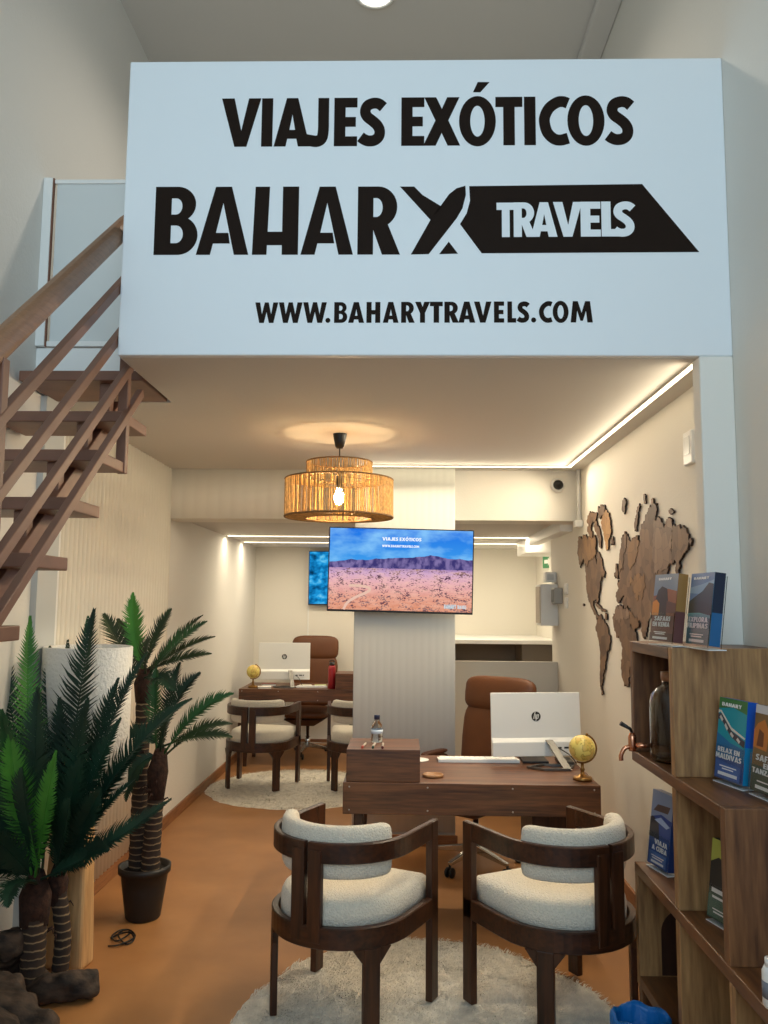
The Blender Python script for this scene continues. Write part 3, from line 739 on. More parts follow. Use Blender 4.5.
make_desk('office_desk', 'walnut desk with raised box at its left end behind the front chairs', -.295, .985, DY, 5.04, DZ, .152, -.28, .09, .36, .915, (.69, .94))
RY = 8.45
make_desk('office_desk', 'dark walnut desk at the rear beside the left wall', -1.645, -.44, RY, 9.15, .775, .125, -.675, -.46, .34, .935, None)

# ---------------------------------------------------------------- office chairs
leather = mat('brown_leather', (98, 57, 29), rough=.5, noise_amt=.1, noise_scale=6, bump=.12, bump_scale=120)
leather_d = mat('brown_leather_edge', (74, 42, 24), rough=.5, bump=.1, bump_scale=120)
chrome = mat('chrome', (205, 205, 205), rough=.18, metal=1)
def pad(w, h, d, n=3):
    """soft rectangular pad, w (x) d (y) h (z), centred"""
    mb = MB(); N, K = 28, 16; r = 4.2
    for j in range(K+1):
        ph = -math.pi/2+math.pi*j/K
        for i in range(N):
            th = 2*math.pi*i/N
            f = lambda v, e: math.copysign(abs(v)**(2/e), v)
            mb.v.append(Vector((w/2*f(math.cos(ph), 3)*f(math.cos(th), r), d/2*f(math.sin(ph), 2.6), h/2*f(math.cos(ph), 3)*f(math.sin(th), r))))
    for j in range(K):
        for i in range(N): mb.f.append([j*N+i, j*N+(i+1) % N, (j+1)*N+(i+1) % N, (j+1)*N+i]); mb.m.append(0); mb.sm.append(True)
    return mb
def xf(mb, M): mb.v = [M @ v for v in mb.v]; return mb
def make_office_chair(name, label, x, y, rz, hb=1.15):
    t = thing(name, label, 'chair', (x, y, 0), R(rz), 'office chairs')
    tilt = Matrix.Translation((0, -.23, .5)) @ Matrix.Rotation(R(9), 4, 'X')
    h = hb-.5
    back = xf(pad(.54, h*.78, .10), tilt @ Matrix.Translation((0, 0, h*.38))).build('backrest', leather, t, world=False)
    xf(pad(.54, h*.36, .118), tilt @ Matrix.Translation((0, .006, h*.83))).build('headrest', leather, t, world=False)
    xf(pad(.52, .56, .115), Matrix.Translation((0, .03, .46)) @ Matrix.Rotation(R(90), 4, 'X')).build('seat', leather, t, world=False)
    MB().hexa([(-.1, -.12, .33), (.1, -.12, .33), (.1, .16, .33), (-.1, .16, .33)], [(-.22, -.22, .405), (.22, -.22, .405), (.22, .26, .405), (-.22, .26, .405)]).build('seat_pan', leather_d, t, bevel=.01, world=False)
    for s in (-1, 1):
        ar = MB().tube(catmull([(s*.24, -.15, .42), (s*.30, -.14, .5), (s*.30, -.12, .62), (s*.295, .0, .655), (s*.29, .16, .645)], 5), .014, n=8).build('armrest', chrome, t, world=False)
        xf(pad(.055, .27, .03), Matrix.Translation((s*.293, .04, .672)) @ Matrix.Rotation(R(90), 4, 'X')).build('arm_pad', leather_d, ar, world=False)
    MB().lathe([(.0, .10), (.03, .10), (.03, .2), (.018, .2), (.018, .34), (.0, .34)], n=16).build('gas_column', chrome, t, world=False)
    for k in range(5):
        a = R(18+72*k); d = Vector((math.cos(a), math.sin(a), 0)); s = Vector((-d.y, d.x, 0))
        q = lambda r, hw, z: [d*r-s*hw+Vector((0, 0, z)), d*r+s*hw+Vector((0, 0, z))]
        a0, a1, b0, b1 = q(.02, .02, .085), q(.30, .012, .07), q(.02, .02, .135), q(.30, .012, .092)
        lg = MB().hexa([a0[0], a1[0], a1[1], a0[1]], [b0[0], b1[0], b1[1], b0[1]]).build('base_leg', chrome, t, bevel=.004, world=False)
        e = d*.295
        cs = MB()
        for off in (-.014, .014):
            M = Matrix.Translation(e+s*off*1.2+Vector((0, 0, .03))) @ Matrix((d, Vector((0, 0, 1)), s)).transposed().to_4x4()
            cs.lathe([(0, -.009), (.024, -.009), (.03, -.004), (.03, .004), (.024, .009), (0, .009)], n=16, M=M)
        cs.tube([e+Vector((0, 0, .03)), e+Vector((0, 0, .078))], .008, n=8)
        cs.build('caster', black, lg, world=False)
    return t
make_office_chair('office_chair', 'brown leather office chair behind the front desk, half hidden by the white computer', .47, 5.47, 143, 1.16)
make_office_chair('office_chair', 'brown leather office chair behind the rear desk', -1.03, 9.22, 180-6, 1.27)

# ---------------------------------------------------------------- all-in-one computers
pc_white = mat('computer_white', (226, 226, 222), rough=.4)
pc_grey = mat('computer_grey', (112, 110, 106), rough=.4, metal=.85)
logo = mat('dark_print', (40, 38, 38), rough=.5)
def make_pc(name, label, tl, tr, bl, br, foot, group):
    cx = (tl+tr+bl+br)/4; ex = ((tr-tl)+(br-bl)).normalized(); w = ((tr-tl).length+(br-bl).length)/2
    h = ((tl-bl).length+(tr-br).length)/2
    yaw = math.atan2(ex.y, ex.x)
    t = thing(name, label, 'computer', (cx.x, cx.y, foot), yaw, group)
    hz = cx.z-foot
    TM = Matrix.Translation((0, 0, hz)) @ Matrix.Rotation(R(-4), 4, 'X')
    MB().box(-w/2, w/2, 0, .012, -h/2, h/2, M=TM).build('screen_housing', pc_white, t, bevel=.003, world=False)
    MB().box(-w/2+.006, w/2-.006, .012, .014, -h/2+.03, h/2-.006, M=TM).build('display', black, t, world=False)
    lb = MB(); lb.hexa([TM @ Vector(p) for p in ((-w/2, -.022, -h/2), (w/2, -.022, -h/2), (w/2, 0, -h/2), (-w/2, 0, -h/2))],
            [TM @ Vector(p) for p in ((-w/2, -.022, -h/2+h*.22), (w/2, -.022, -h/2+h*.22), (w/2, .002, -h/2+h*.29), (-w/2, .002, -h/2+h*.29))])
    low = lb.build('rear_bulge', pc_white, t, bevel=.003, world=False)
    pm = MB()
    for xx, ww in ((.155, .02), (.19, .03), (.228, .012)): pm.box(w/2-.30+xx, w/2-.30+xx+ww, -.0235, -.021, -h/2+.04, -h/2+.05, M=TM)
    pm.build('port', logo, low, world=False)
    lm = MB(); c = (w*.0, h*.12); rr = .027
    fo_ = TM @ Vector((0, -.001, 0)); uxl = Vector((1, 0, 0)); uzl = (TM.to_3x3() @ Vector((0, 0, 1))); nl = TM.to_3x3() @ Vector((0, -1, 0))
    def sl(pts): return [(c[0]+(a+.28*(b))*rr, c[1]+b*rr) for a, b in pts]
    lm.prism([[(c[0]+rr*math.cos(2*math.pi*k/32), c[1]+rr*math.sin(2*math.pi*k/32)) for k in range(32)]], fo_, uxl, uzl, nl, .0006)
    lm.build('round_logo', logo, t, world=False)
    lw_ = MB(); fo_ = TM @ Vector((0, -.0017, 0))
    for pts in ([(-.52, -.5), (-.36, -.5), (-.36, 1.0), (-.52, 1.0)], [(-.18, -.5), (-.02, -.5), (-.02, .42), (-.18, .42)], [(-.4, .3), (-.1, .3), (-.02, .42), (-.36, .42)],
                [(.1, -1.0), (.26, -1.0), (.26, .42), (.1, .42)], [(.44, -.38), (.6, -.38), (.6, .42), (.44, .42)], [(.2, .3), (.5, .3), (.6, .42), (.2, .42)], [(.2, -.5), (.54, -.5), (.6, -.38), (.2, -.38)]):
        lw_.prism([sl([(a*.95+.0, b*.95) for a, b in pts])], fo_, uxl, uzl, nl, .0004)
    lw_.build('logo_letters', pc_white, t, world=False)
    sm = MB()
    sx_ = w*.12
    A = TM @ Vector((sx_, -.02, -h/2+h*.17)); 
    for dx in (0,):
        sm.hexa([(sx_+.015, -.24, .006), (sx_+.06, -.24, .006), (sx_+.06, -.222, .006), (sx_+.015, -.222, .006)], [(A.x-.022, A.y-.012, A.z+.03), (A.x+.022, A.y-.012, A.z+.03), (A.x+.022, A.y+.002, A.z+.03), (A.x-.022, A.y+.002, A.z+.03)])
    sd = sm.build('stand_arm', pc_grey, t, bevel=.002, world=False)
    fm = MB(); fp = [(sx_+.045, -.235, .0075), (sx_+.10, -.14, .0075), (sx_-.05, -.09, .0075), (sx_-.16, -.15, .0075), (sx_-.09, -.225, .0075)]
    fm.sweep([(Vector(p), Vector((0, 0, 1)).cross((Vector(fp[(i+1) % 5])-Vector(fp[i-1])).normalized()), Vector((0, 0, 1))) for i, p in enumerate(fp)], [(-.008, -.006), (.008, -.006), (.008, .006), (-.008, .006)], closed=True)
    fm.build('stand_foot', pc_grey, t, bevel=.001, world=False)
    MB().tube(catmull([TM @ Vector((w*.22, -.03, -h/2+.045)), Vector((w*.3, -.10, hz-h/2+.02)), Vector((w*.36, -.12, .02)), Vector((w*.42, -.02, .006))], 6), .003, n=6).build('cable', black, t, world=False)
    return t
make_pc('desktop_computer', 'white all-in-one computer seen from behind on the front desk', at(493, 694.5, y=4.80), at(582, 691, y=4.88), at(489.5, 757, y=4.80), at(579, 754, y=4.88), DZ, 'all-in-one computers')
make_pc('desktop_computer', 'white all-in-one computer seen from behind on the rear desk', at(258, 641.5, y=8.75), at(309.5, 644, y=8.80), at(259, 678, y=8.75), at(310.5, 681, y=8.80), .775, 'all-in-one computers')

# ---------------------------------------------------------------- globes
brass = mat('aged_brass', (150, 112, 62), rough=.35, metal=.9)
gold_m = mat('globe_sea', (222, 196, 96), rough=.45, col2=(190, 150, 70), noise_scale=3.2)
gb = bpy.data.materials.new('globe_map'); gb.use_nodes = True; nt = gb.node_tree; b = nt.nodes['Principled BSDF']; b.inputs['Roughness'].default_value = .4
tc = nt.nodes.new('ShaderNodeTexCoord')
nt.links.new(RAMP(nt, NOISE(nt, tc.outputs['Object'], 26, 5), [(.47, (226, 206, 112)), (.5, (150, 128, 50)), (.52, (206, 176, 84)), (.7, (222, 190, 110))]), b.inputs['Base Color'])
def make_globe(name, label, x, y, z, r):
    t = thing(name, label, 'globe', (x, y, z), 0, 'desk globes'); k = r/.066
    MB().lathe([(0, 0), (.048*k, 0), (.05*k, .008*k), (.044*k, .016*k), (.03*k, .02*k), (.012*k, .028*k), (.009*k, .045*k), (.013*k, .052*k), (.008*k, .06*k), (.008*k, .082*k), (0, .082*k)], n=24).build('foot', brass, t, world=False)
    cz = .155*k; T = Matrix.Translation((0, 0, cz)) @ Matrix.Rotation(R(20), 4, 'Y')
    s = MB().lathe([(r*math.sin(math.pi*i/20), -r*math.cos(math.pi*i/20)) for i in range(21)], n=32, M=T); s.build('sphere', gb, t, world=False)
    rm = r*1.09
    MB().tube([T @ Vector((rm*math.sin(R(a)), 0, -rm*math.cos(R(a)))) for a in range(-4, 185, 8)], .0045*k, n=6).build('meridian', brass, t, world=False)
    MB().tube([T @ Vector((0, 0, r*.98)), T @ Vector((0, 0, r*1.2))], .006*k, n=8).build('finial', brass, t, world=False)
    return t
g = at(581, 779, z=DZ); make_globe('desk_globe', 'small yellow globe on the front desk beside the white computer', .925, 4.40, DZ+.001, .067)
make_globe('desk_globe', 'small yellow globe on the rear desk, at its left end', -1.53, 8.6, .776, .068)

# ---------------------------------------------------------------- things on the front desk
kw = mat('keyboard_white', (236, 236, 232), rough=.5)
def keyboard(name, label, c, w, d, rz, z, group):
    t = thing(name, label, 'keyboard', (c.x, c.y, z), R(rz), group)
    MB().hexa([(-w/2, -d/2, 0), (w/2, -d/2, 0), (w/2, d/2, 0), (-w/2, d/2, 0)], [(-w/2, -d/2, .019), (w/2, -d/2, .019), (w/2, d/2, .010), (-w/2, d/2, .010)]).build('case', kw, t, bevel=.002, world=False)
    for r in range(4):
        mb = MB()
        n = 15
        for k in range(n):
            x = -w/2+.012+(w-.024)*k/n; y = -d/2+.012+r*(d-.02)/4
            zz = .019-.009*((y+d/2)/d)
            mb.box(x, x+(w-.024)/n-.003, y, y+(d-.02)/4-.003, zz, zz+.003)
        o = mb.build('key_row', mat('key_cap', (246, 246, 243), rough=.5), t, world=False)
    return t
keyboard('keyboard', 'white keyboard on the front desk left of the computer', at(478, 761, z=DZ), .46, .125, 1, DZ+.001, 'keyboards')
note = thing('notebook', 'black notebook lying on the front desk by the computer stand', 'notebook', at(535, 763, z=DZ)); note.location.z = DZ+.001
p = note.location
MB().box(p.x-.07, p.x+.075, p.y-.02, p.y+.17, p.z, p.z+.012).build('cover', mat('black_leatherette', (26, 26, 30), rough=.5), note, bevel=.003)
ph = thing('telephone', 'grey flat handset lying on the front desk behind the globe', 'phone', at(565, 764, z=DZ)); ph.location.z = DZ+.001; p = ph.location
MB().box(p.x-.04, p.x+.045, p.y-.05, p.y+.10, p.z, p.z+.022).build('body', mat('dark_grey_plastic', (70, 66, 62), rough=.4), ph, bevel=.006)
MB().box(p.x-.03, p.x+.035, p.y+.02, p.y+.085, p.z+.0222, p.z+.0235).build('display', black, ph)
cs = thing('coaster', 'round wooden coaster at the front edge of the front desk', 'coaster', at(433, 776.5, z=DZ)); cs.location.z = DZ+.001
MB().lathe([(0, 0), (.052, 0), (.055, .003), (.055, .010), (.052, .012), (.047, .012), (.045, .008), (0, .008)], n=40).build('disc', wood('coaster_wood', (124, 84, 48), (170, 122, 74), 'x'), cs, world=False)
pa = thing('paper_sheet', 'white round-edged paper beside the raised box on the front desk', 'paper', at(418, 760, z=DZ)); pa.location.z = DZ+.001
MB().lathe([(0, 0), (.062, 0), (.062, .003), (0, .003)], n=32).build('sheet', white, pa, world=False)
BZ = .915
pet = mat('clear_plastic', (235, 240, 242), rough=.06, trans=1, ior=1.3)
bt = thing('water_bottle', 'small clear water bottle with dark blue cap on the raised desk box', 'bottle', (-.135, DY+.24, BZ+.001))
prof = [(0, 0), (.027, 0), (.031, .006), (.031, .03), (.029, .036), (.031, .042), (.031, .07), (.027, .09), (.014, .108), (.013, .12)]
MB().lathe(prof, n=24, cap=False).build('body', pet, bt, world=False)
MB().lathe([(0, .117), (.0155, .117), (.0155, .137), (.014, .139), (0, .139)], n=20).build('cap', mat('navy_cap', (24, 34, 66), rough=.4), bt, world=False)
MB().lathe([(.0316, .045), (.0318, .045), (.0318, .066), (.0316, .066)], n=24, cap=False).build('label', mat('bottle_label', (206, 218, 232), rough=.4), bt, world=False)
pens = [('bright red-ended pen, leftmost of three on the raised desk box', 363, (176, 60, 44)), ('dark green pen, middle of three on the raised desk box', 373.5, (40, 70, 60)), ('dark red pen, rightmost of three on the raised desk box', 383, (90, 34, 34))]
for i, (lab, px, c_) in enumerate(pens):
    p = at(px, 745.5, z=BZ); t = thing('pen', lab.replace('a red', 'red'), 'pen', (p.x, DY+.03, BZ+.0065), R(-4+3*i), 'pens on the desk box')
    MB().tube([(0, .03, 0), (.004, .13, 0)], .0055, n=10).build('barrel', mat('pen_silver', (190, 180, 168), rough=.35), t, world=False)
    MB().tube([(0, 0, 0), (.0, .032, 0)], .0062, n=10).build('cap', mat('pen_cap_%d' % c_[0], c_, rough=.4), t, world=False)
# computer case and cables under the front desk
# ---------------------------------------------------------------- things on the rear desk
RZ = .775
rb_ = thing('flask', 'red drinks flask with black lid on the rear desk', 'bottle', (-.72, 8.56, RZ+.001))
MB().lathe([(0, 0), (.034, 0), (.038, .006), (.038, .21), (.03, .232), (0, .232)], n=28).build('body', mat('red_enamel', (150, 28, 36), rough=.35), rb_, world=False)
lid = MB().lathe([(0, .232), (.026, .232), (.028, .24), (.026, .265), (0, .265)], n=24).build('lid', black, rb_, world=False)
MB().tube(catmull([(-.02, 0, .26), (-.018, 0, .282), (.018, 0, .282), (.02, 0, .26)], 5), .005, n=8).build('handle', black, lid, world=False)
keyboard('keyboard', 'white keyboard on the rear desk between computer and red flask', Vector((-.935, 8.66, 0)), .32, .12, 3, RZ+.001, 'keyboards')
for lab, x, y, w, d, h, c_ in (('small red-brown notebook by the globe on the rear desk', -1.40, 8.80, .14, .10, .025, (150, 84, 70)), ('white stack of papers in front of the rear computer', -1.40, 8.535, .13, .10, .02, (236, 232, 224))):
    t = thing('notebook' if 'book' in lab else 'paper_stack', lab, 'notebook' if 'book' in lab else 'papers', (x, y, RZ+.001), R(12))
    MB().box(-w/2, w/2, -d/2, d/2, 0, h*.8).build('pages', white, t, world=False)
    MB().box(-w/2-.003, w/2+.003, -d/2-.003, d/2+.003, h*.8, h).build('cover', mat('cover_%d' % c_[0], c_, rough=.5), t, bevel=.001, world=False)
for lab, x, rz, c_ in (('green-marked paper note behind the rear keyboard', -.86, 10, (196, 206, 150)), ('plain paper note behind the rear keyboard', -1.02, -8, (238, 232, 212))):
    t = thing('paper_note', lab, 'paper', (x, 8.83, RZ+.001), R(rz)); MB().box(-.06, .06, -.04, .04, 0, .012).build('pad', mat('note_%d' % c_[0], c_, rough=.6), t, world=False)
# ================================================================== PALMS
leaf_dark = mat('palm_leaf_dark', (22, 62, 44), rough=.55, col2=(13, 42, 31), noise_scale=6)
leaf_mid = mat('palm_leaf_mid', (38, 92, 46), rough=.5, col2=(24, 66, 36), noise_scale=6)
leaf_lite = mat('palm_leaf_bright', (74, 146, 52), rough=.5, col2=(48, 112, 40), noise_scale=6)
leaf_olive = mat('palm_leaf_olive', (44, 66, 36), rough=.55, col2=(26, 42, 24), noise_scale=6)
bark = bpy.data.materials.new('ringed_bark'); bark.use_nodes = True; nt = bark.node_tree; b = nt.nodes['Principled BSDF']; b.inputs['Roughness'].default_value = .85
tc, s_ = sep(nt); zz = M_(nt, 'MULTIPLY_ADD', NOISE(nt, tc.outputs['Object'], 18, 3), .022, s_.outputs[2])
fr = M_(nt, 'FRACT', M_(nt, 'MULTIPLY', zz, 30))
nt.links.new(RAMP(nt, fr, [(0, (150, 128, 96)), (.14, (120, 98, 74)), (.2, (52, 38, 30)), (.8, (40, 30, 25)), (1, (62, 48, 38))]), b.inputs['Base Color'])
fibre = mat('trunk_fibre', (66, 42, 32), rough=.95, col2=(38, 24, 20), noise_scale=40, bump=.6, bump_scale=60)
def frond(root, b, t, bulge, L, m, ref=(0, -1, .35), n=46, w=.0125, droop=.22, vee=.42, s0=.14, rr=None):
    b, t, bulge, ref = Vector(b), Vector(t), Vector(bulge), Vector(ref)
    mid = (b+t)/2+bulge; rr = rr or rnd
    pos = lambda s: b*(1-s)**2+mid*2*s*(1-s)+t*s*s
    mb = MB(); K = 14
    pts = [pos(i/K) for i in range(K+1)]
    mb.tube(pts, [.0065*(1-.85*i/K) for i in range(K+1)], n=6)
    n = int(n*.9)
    for i in range(n):
        s = s0+(1-s0)*i/(n-1); p = pos(s); tg = (pos(min(1, s+.01))-pos(max(0, s-.01))).normalized()
        N = (ref-tg*ref.dot(tg)).normalized(); side = tg.cross(N)
        prof = min(1, .4+2.5*(s-s0))*(1-.86*max(0, (s-.5)/.5)**1.6)
        for q in (1, -1):
            ll = L*prof*rr.uniform(.82, 1.1); fw = rr.uniform(.45, .75)+.7*s*s+1.6*max(0, s-.86)/.14
            d = (side*q+tg*fw+N*vee).normalized()
            d2 = (d-N*droop*1.2+tg*.12).normalized()
            wd = tg.cross(N)*0+ (tg-d*tg.dot(d)).normalized()*w*.5
            a = p; c0 = p+d*ll*.22; c1 = p+d*ll*.58; c2 = c1+d2*ll*.42
            mb.add([a-wd*.75, a+wd*.75, c0+wd, c0-wd, c1+wd*.62, c1-wd*.62, c2], [(0, 1, 2, 3), (3, 2, 4, 5), (5, 4, 6)], 0)
    # terminal leaflet
    return mb.build('frond', m, root, recalc=False)
def trunk(root, pts, r0, r1, name='trunk', m=None):
    c_ = catmull(pts, 14); N = len(c_); L = 0; rad = []
    for i, p in enumerate(c_):
        f = i/(N-1); rad.append((r0+(r1-r0)*f)*(1+.05*math.sin(i*2.1)))
    return MB().tube(c_, rad, n=16).build(name, m or bark, root)
def stubs(root, c, r, z0, z1, n):
    for k in range(n):
        a = rnd.uniform(0, 6.28); z = rnd.uniform(z0, z1); d = Vector((math.cos(a), math.sin(a), 0)); p = c+Vector((0, 0, z))+d*r*.8
        MB().tube([p, p+d*.025+Vector((0, 0, .012)), p+d*rnd.uniform(.03, .055)+Vector((0, 0, -.01))], [.006, .004, .0015], n=6).build('leaf_stub', fibre, root)
# ---- front palm, rooted in the driftwood
FP = thing('potted_palm', 'large front cycad palm with two trunks rooted in dark driftwood by the stairs', 'palm', (-1.53, 3.70, 0))
cA = at(36, 885, y=3.66); cB = at(58, 880, y=3.76)
trunk(FP, [(-1.545, 3.64, .04), (-1.55, 3.645, .18), (cA.x, cA.y, cA.z-.06)], .05, .052)
trunk(FP, [(-1.475, 3.75, .04), (-1.47, 3.755, .2), (cB.x, cB.y, cB.z-.02)], .036, .034)
MB().tube([(cA.x, cA.y, cA.z-.16), (cA.x, cA.y, cA.z-.04), (cA.x, cA.y, cA.z+.06)], [.058, .066, .03], n=16).build('crown_base', fibre, FP)
MB().tube([(cB.x, cB.y, cB.z-.10), (cB.x, cB.y, cB.z), (cB.x, cB.y, cB.z+.07)], [.036, .045, .02], n=16).build('crown_base', fibre, FP)
stubs(FP, Vector((cA.x, cA.y, 0)), .06, cA.z-.3, cA.z-.1, 6); stubs(FP, Vector((cB.x, cB.y, 0)), .04, cB.z-.25, cB.z-.08, 4)
frng = random.Random(11)
def ff(base, tip, ytip, bulge, L, m, ref=(.0, -1, .35), n=48, **k):
    b = Vector(base)+Vector((frng.uniform(-.02, .02), frng.uniform(-.02, .02), frng.uniform(-.02, .04)))
    frond(FP, b, at(*tip, y=ytip), bulge, L, m, ref, n, rr=frng, **k)
ff(cA, (30, 618), 3.72, (-.06, .02, .14), .10, leaf_lite, (.55, -.8, .2), 60)
ff(cA, (50, 648), 3.86, (.0, .06, .1), .10, leaf_dark, (.2, -1, .2), 54)
ff(cB, (94, 612), 3.64, (-.03, .0, .10), .155, leaf_dark, (-.1, -1, .25), 64)
ff(cB, (88, 618), 3.86, (-.01, .03, .10), .10, leaf_mid, (-.1, -1, .25), 54)
ff(cB, (68, 642), 3.98, (.0, .08, .08), .11, leaf_olive, (0, -1, .2), 50)
ff(cB, (146, 655), 3.74, (-.02, .0, .14), .115, leaf_dark, (-.5, -.8, .3), 60)
ff(cB, (190, 700), 3.66, (-.05, .0, .19), .12, leaf_dark, (-.35, -.6, .6), 64)
ff(cB, (134, 780), 3.62, (-.05, -.02, .02), .085, leaf_dark, (-.3, -.6, .6), 46)
ff(cA, (170, 800), 3.52, (.02, -.05, -.04), .10, leaf_dark, (-.2, -.6, .75), 60)
ff(cA, (2, 652), 3.70, (-.03, .02, .12), .13, leaf_dark, (.5, -.8, .2), 54)
ff(cA, (-38, 690), 3.74, (-.02, .02, .16), .13, leaf_dark, (.5, -.7, .4), 54)
ff(cA, (2, 712), 3.36, (-.03, -.05, .10), .115, leaf_mid, (.45, -.9, .2), 56)
ff(cA, (10, 735), 3.40, (-.01, -.07, .10), .10, leaf_lite, (.35, -.9, .2), 50)
ff(cA, (56, 752), 3.40, (.02, -.06, .05), .075, leaf_lite, (.0, -1, .3), 50)
ff(cB, (48, 770), 3.5, (.0, -.05, .05), .07, leaf_mid, (.0, -1, .3), 44)
ff(cA, (-25, 790), 3.45, (-.06, -.05, .10), .12, leaf_dark, (.4, -.6, .6), 50)
ff(cA, (-42, 880), 3.45, (-.05, -.03, .10), .12, leaf_dark, (.2, -.6, .8), 50)
ff(cA, (8, 905), 3.3, (-.03, -.09, .12), .10, leaf_dark, (.1, -.8, .6), 44)
ff(cB, (112, 742), 3.95, (.0, .06, .06), .10, leaf_dark, (-.4, -.9, .2), 50)
ff(cA, (20, 700), 3.95, (.0, .06, .06), .12, leaf_dark, (.3, -.9, .2), 50)
ff(cB, (88, 700), 3.56, (.0, -.03, .06), .12, leaf_dark, (.0, -1, .2), 54)
ff(cA, (38, 690), 3.60, (.0, -.02, .06), .13, leaf_dark, (.2, -1, .2), 54)
ff(cB, (120, 720), 3.60, (-.02, -.02, .06), .11, leaf_dark, (-.3, -1, .2), 54)
for tip, yt, bl, L, m in (((70, 800), 3.42, (.03, -.05, .06), .10, leaf_dark), ((108, 850), 3.48, (.03, -.05, .10), .10, leaf_dark), ((-8, 840), 3.40, (-.04, -.05, .10), .11, leaf_dark), ((22, 770), 3.42, (-.01, -.05, .06), .12, leaf_dark), ((100, 790), 3.50, (.02, -.04, .06), .11, leaf_dark),
                      ((60, 700), 3.75, (.0, .0, .06), .13, leaf_dark), ((118, 680), 3.8, (-.02, .02, .08), .12, leaf_dark), ((4, 680), 3.9, (-.02, .04, .08), .12, leaf_dark), ((-20, 740), 3.6, (-.03, .0, .10), .12, leaf_dark), ((80, 760), 3.55, (.0, -.03, .04), .12, leaf_dark), ((40, 730), 3.7, (.0, .0, .04), .13, leaf_dark), ((140, 750), 3.75, (-.02, .0, .08), .10, leaf_dark)):
    ff(cB if tip[0] > 50 else cA, tip, yt, bl, L, m, (frng.uniform(-.3, .3), -.8, frng.uniform(.2, .6)), 52)
# ---- rear palm in the black pot
BP = thing('potted_palm', 'rear cycad palm with two ringed trunks in a black plastic pot', 'palm', (-1.352, 4.52, 0))
potc = Vector((-1.352, 4.52, 0)); potm = mat('black_pot', (34, 31, 30), rough=.5)
MB().lathe([(0, 0), (.082, 0), (.09, .01), (.112, .16), (.122, .232), (.134, .234), (.136, .268), (.124, .268), (.12, .235), (0, .232)], potc, n=36).build('pot', potm, BP)
soil = MB().lathe([(.119, .236), (.09, .243), (.03, .246), (0, .246)], potc, n=24, cap=False).build('soil', mat('dark_soil', (30, 24, 20), rough=1, bump=.8, bump_scale=90), BP)
tA = at(144, 676, y=4.56); tB = at(161, 752, y=4.48)
trunk(BP, [(-1.395, 4.54, .235), (-1.40, 4.55, .5), (-1.405, 4.56, .8), (tA.x, 4.56, tA.z-.05)], .050, .036)
trunk(BP, [(-1.315, 4.49, .235), (-1.305, 4.485, .45), (-1.295, 4.48, tB.z-.22)], .050, .040)
MB().tube([(-1.295, 4.48, tB.z-.24), (-1.29, 4.48, tB.z-.1), (tB.x, 4.48, tB.z+.02)], [.042, .055, .03], n=16).build('crown_base', fibre, BP)
MB().tube([(tA.x, 4.56, tA.z-.14), (tA.x, 4.56, tA.z-.04), (tA.x, 4.56, tA.z+.04)], [.04, .052, .03], n=16).build('crown_base', fibre, BP)
stubs(BP, Vector((-1.295, 4.48, 0)), .045, tB.z-.26, tB.z-.1, 7); stubs(BP, Vector((tA.x, 4.56, 0)), .04, tB.z-.3, tB.z+.0, 6)
def bf(base, tip, ytip, bulge, L, m, ref=(0, -1, .35), n=38, **k):
    k['w'] = .0105; L *= 1.08
    b = Vector(base)+Vector((frng.uniform(-.02, .02), frng.uniform(-.02, .02), frng.uniform(-.03, .03)))
    frond(BP, b, at(*tip, y=ytip), bulge, L, m, ref, n, rr=frng, **k)
bf(tA, (104, 615), 4.62, (-.03, .0, .03), .10, leaf_olive, (.5, -.7, .3))
bf(tA, (118, 620), 4.7, (-.02, .04, .04), .09, leaf_olive, (.4, -.8, .3))
bf(tA, (133, 594), 4.5, (-.03, -.02, .02), .085, leaf_lite, (.1, -1, .2), 50, w=.013)
bf(tA, (171, 610), 4.58, (.0, .02, .05), .085, leaf_olive, (-.5, -.8, .2), w=.008)
bf(tA, (202, 616), 4.62, (.0, .03, .05), .075, leaf_olive, (-.4, -.6, .7))
bf(tA, (206, 622), 4.5, (.0, -.03, .05), .085, leaf_mid, (-.4, -.7, .6))
bf(tA, (214, 637), 4.65, (.0, .04, .04), .075, leaf_olive, (-.3, -.5, .8))
bf(tA, (210, 654), 4.48, (.02, -.02, .03), .085, leaf_olive, (-.3, -.5, .8))
bf(tA, (100, 690), 4.5, (-.03, -.02, .08), .10, leaf_dark, (.3, -.6, .7))
bf(tA, (150, 640), 4.3, (.0, -.06, .06), .085, leaf_dark, (0, -.9, .5))
bf(tA, (175, 690), 4.34, (.03, -.05, .08), .085, leaf_dark, (-.2, -.7, .7))
bf(tB, (156, 668), 4.42, (-.01, -.02, .03), .07, leaf_mid, (.0, -1, .2))
bf(tB, (199, 674), 4.50, (-.03, .0, .09), .10, leaf_dark, (-.5, -.8, .3), w=.008)
bf(tB, (180, 664), 4.6, (-.02, .0, .06), .10, leaf_dark, (-.4, -.8, .3))
bf(tB, (232, 694), 4.46, (-.02, .0, .10), .09, leaf_mid, (-.4, -.7, .6), 48)
bf(tB, (231, 724), 4.56, (.0, .02, .09), .075, leaf_olive, (-.3, -.6, .8))
bf(tB, (231, 737), 4.42, (.03, -.03, .06), .08, leaf_olive, (-.3, -.5, .8), w=.009)
bf(tB, (126, 800), 4.44, (-.07, -.03, .10), .08, leaf_dark, (.3, -.7, .6))
bf(tB, (118, 735), 4.5, (-.04, .0, .07), .08, leaf_dark, (.4, -.8, .5))
bf(tB, (172, 715), 4.25, (.0, -.06, .08), .08, leaf_dark, (.0, -.9, .6))
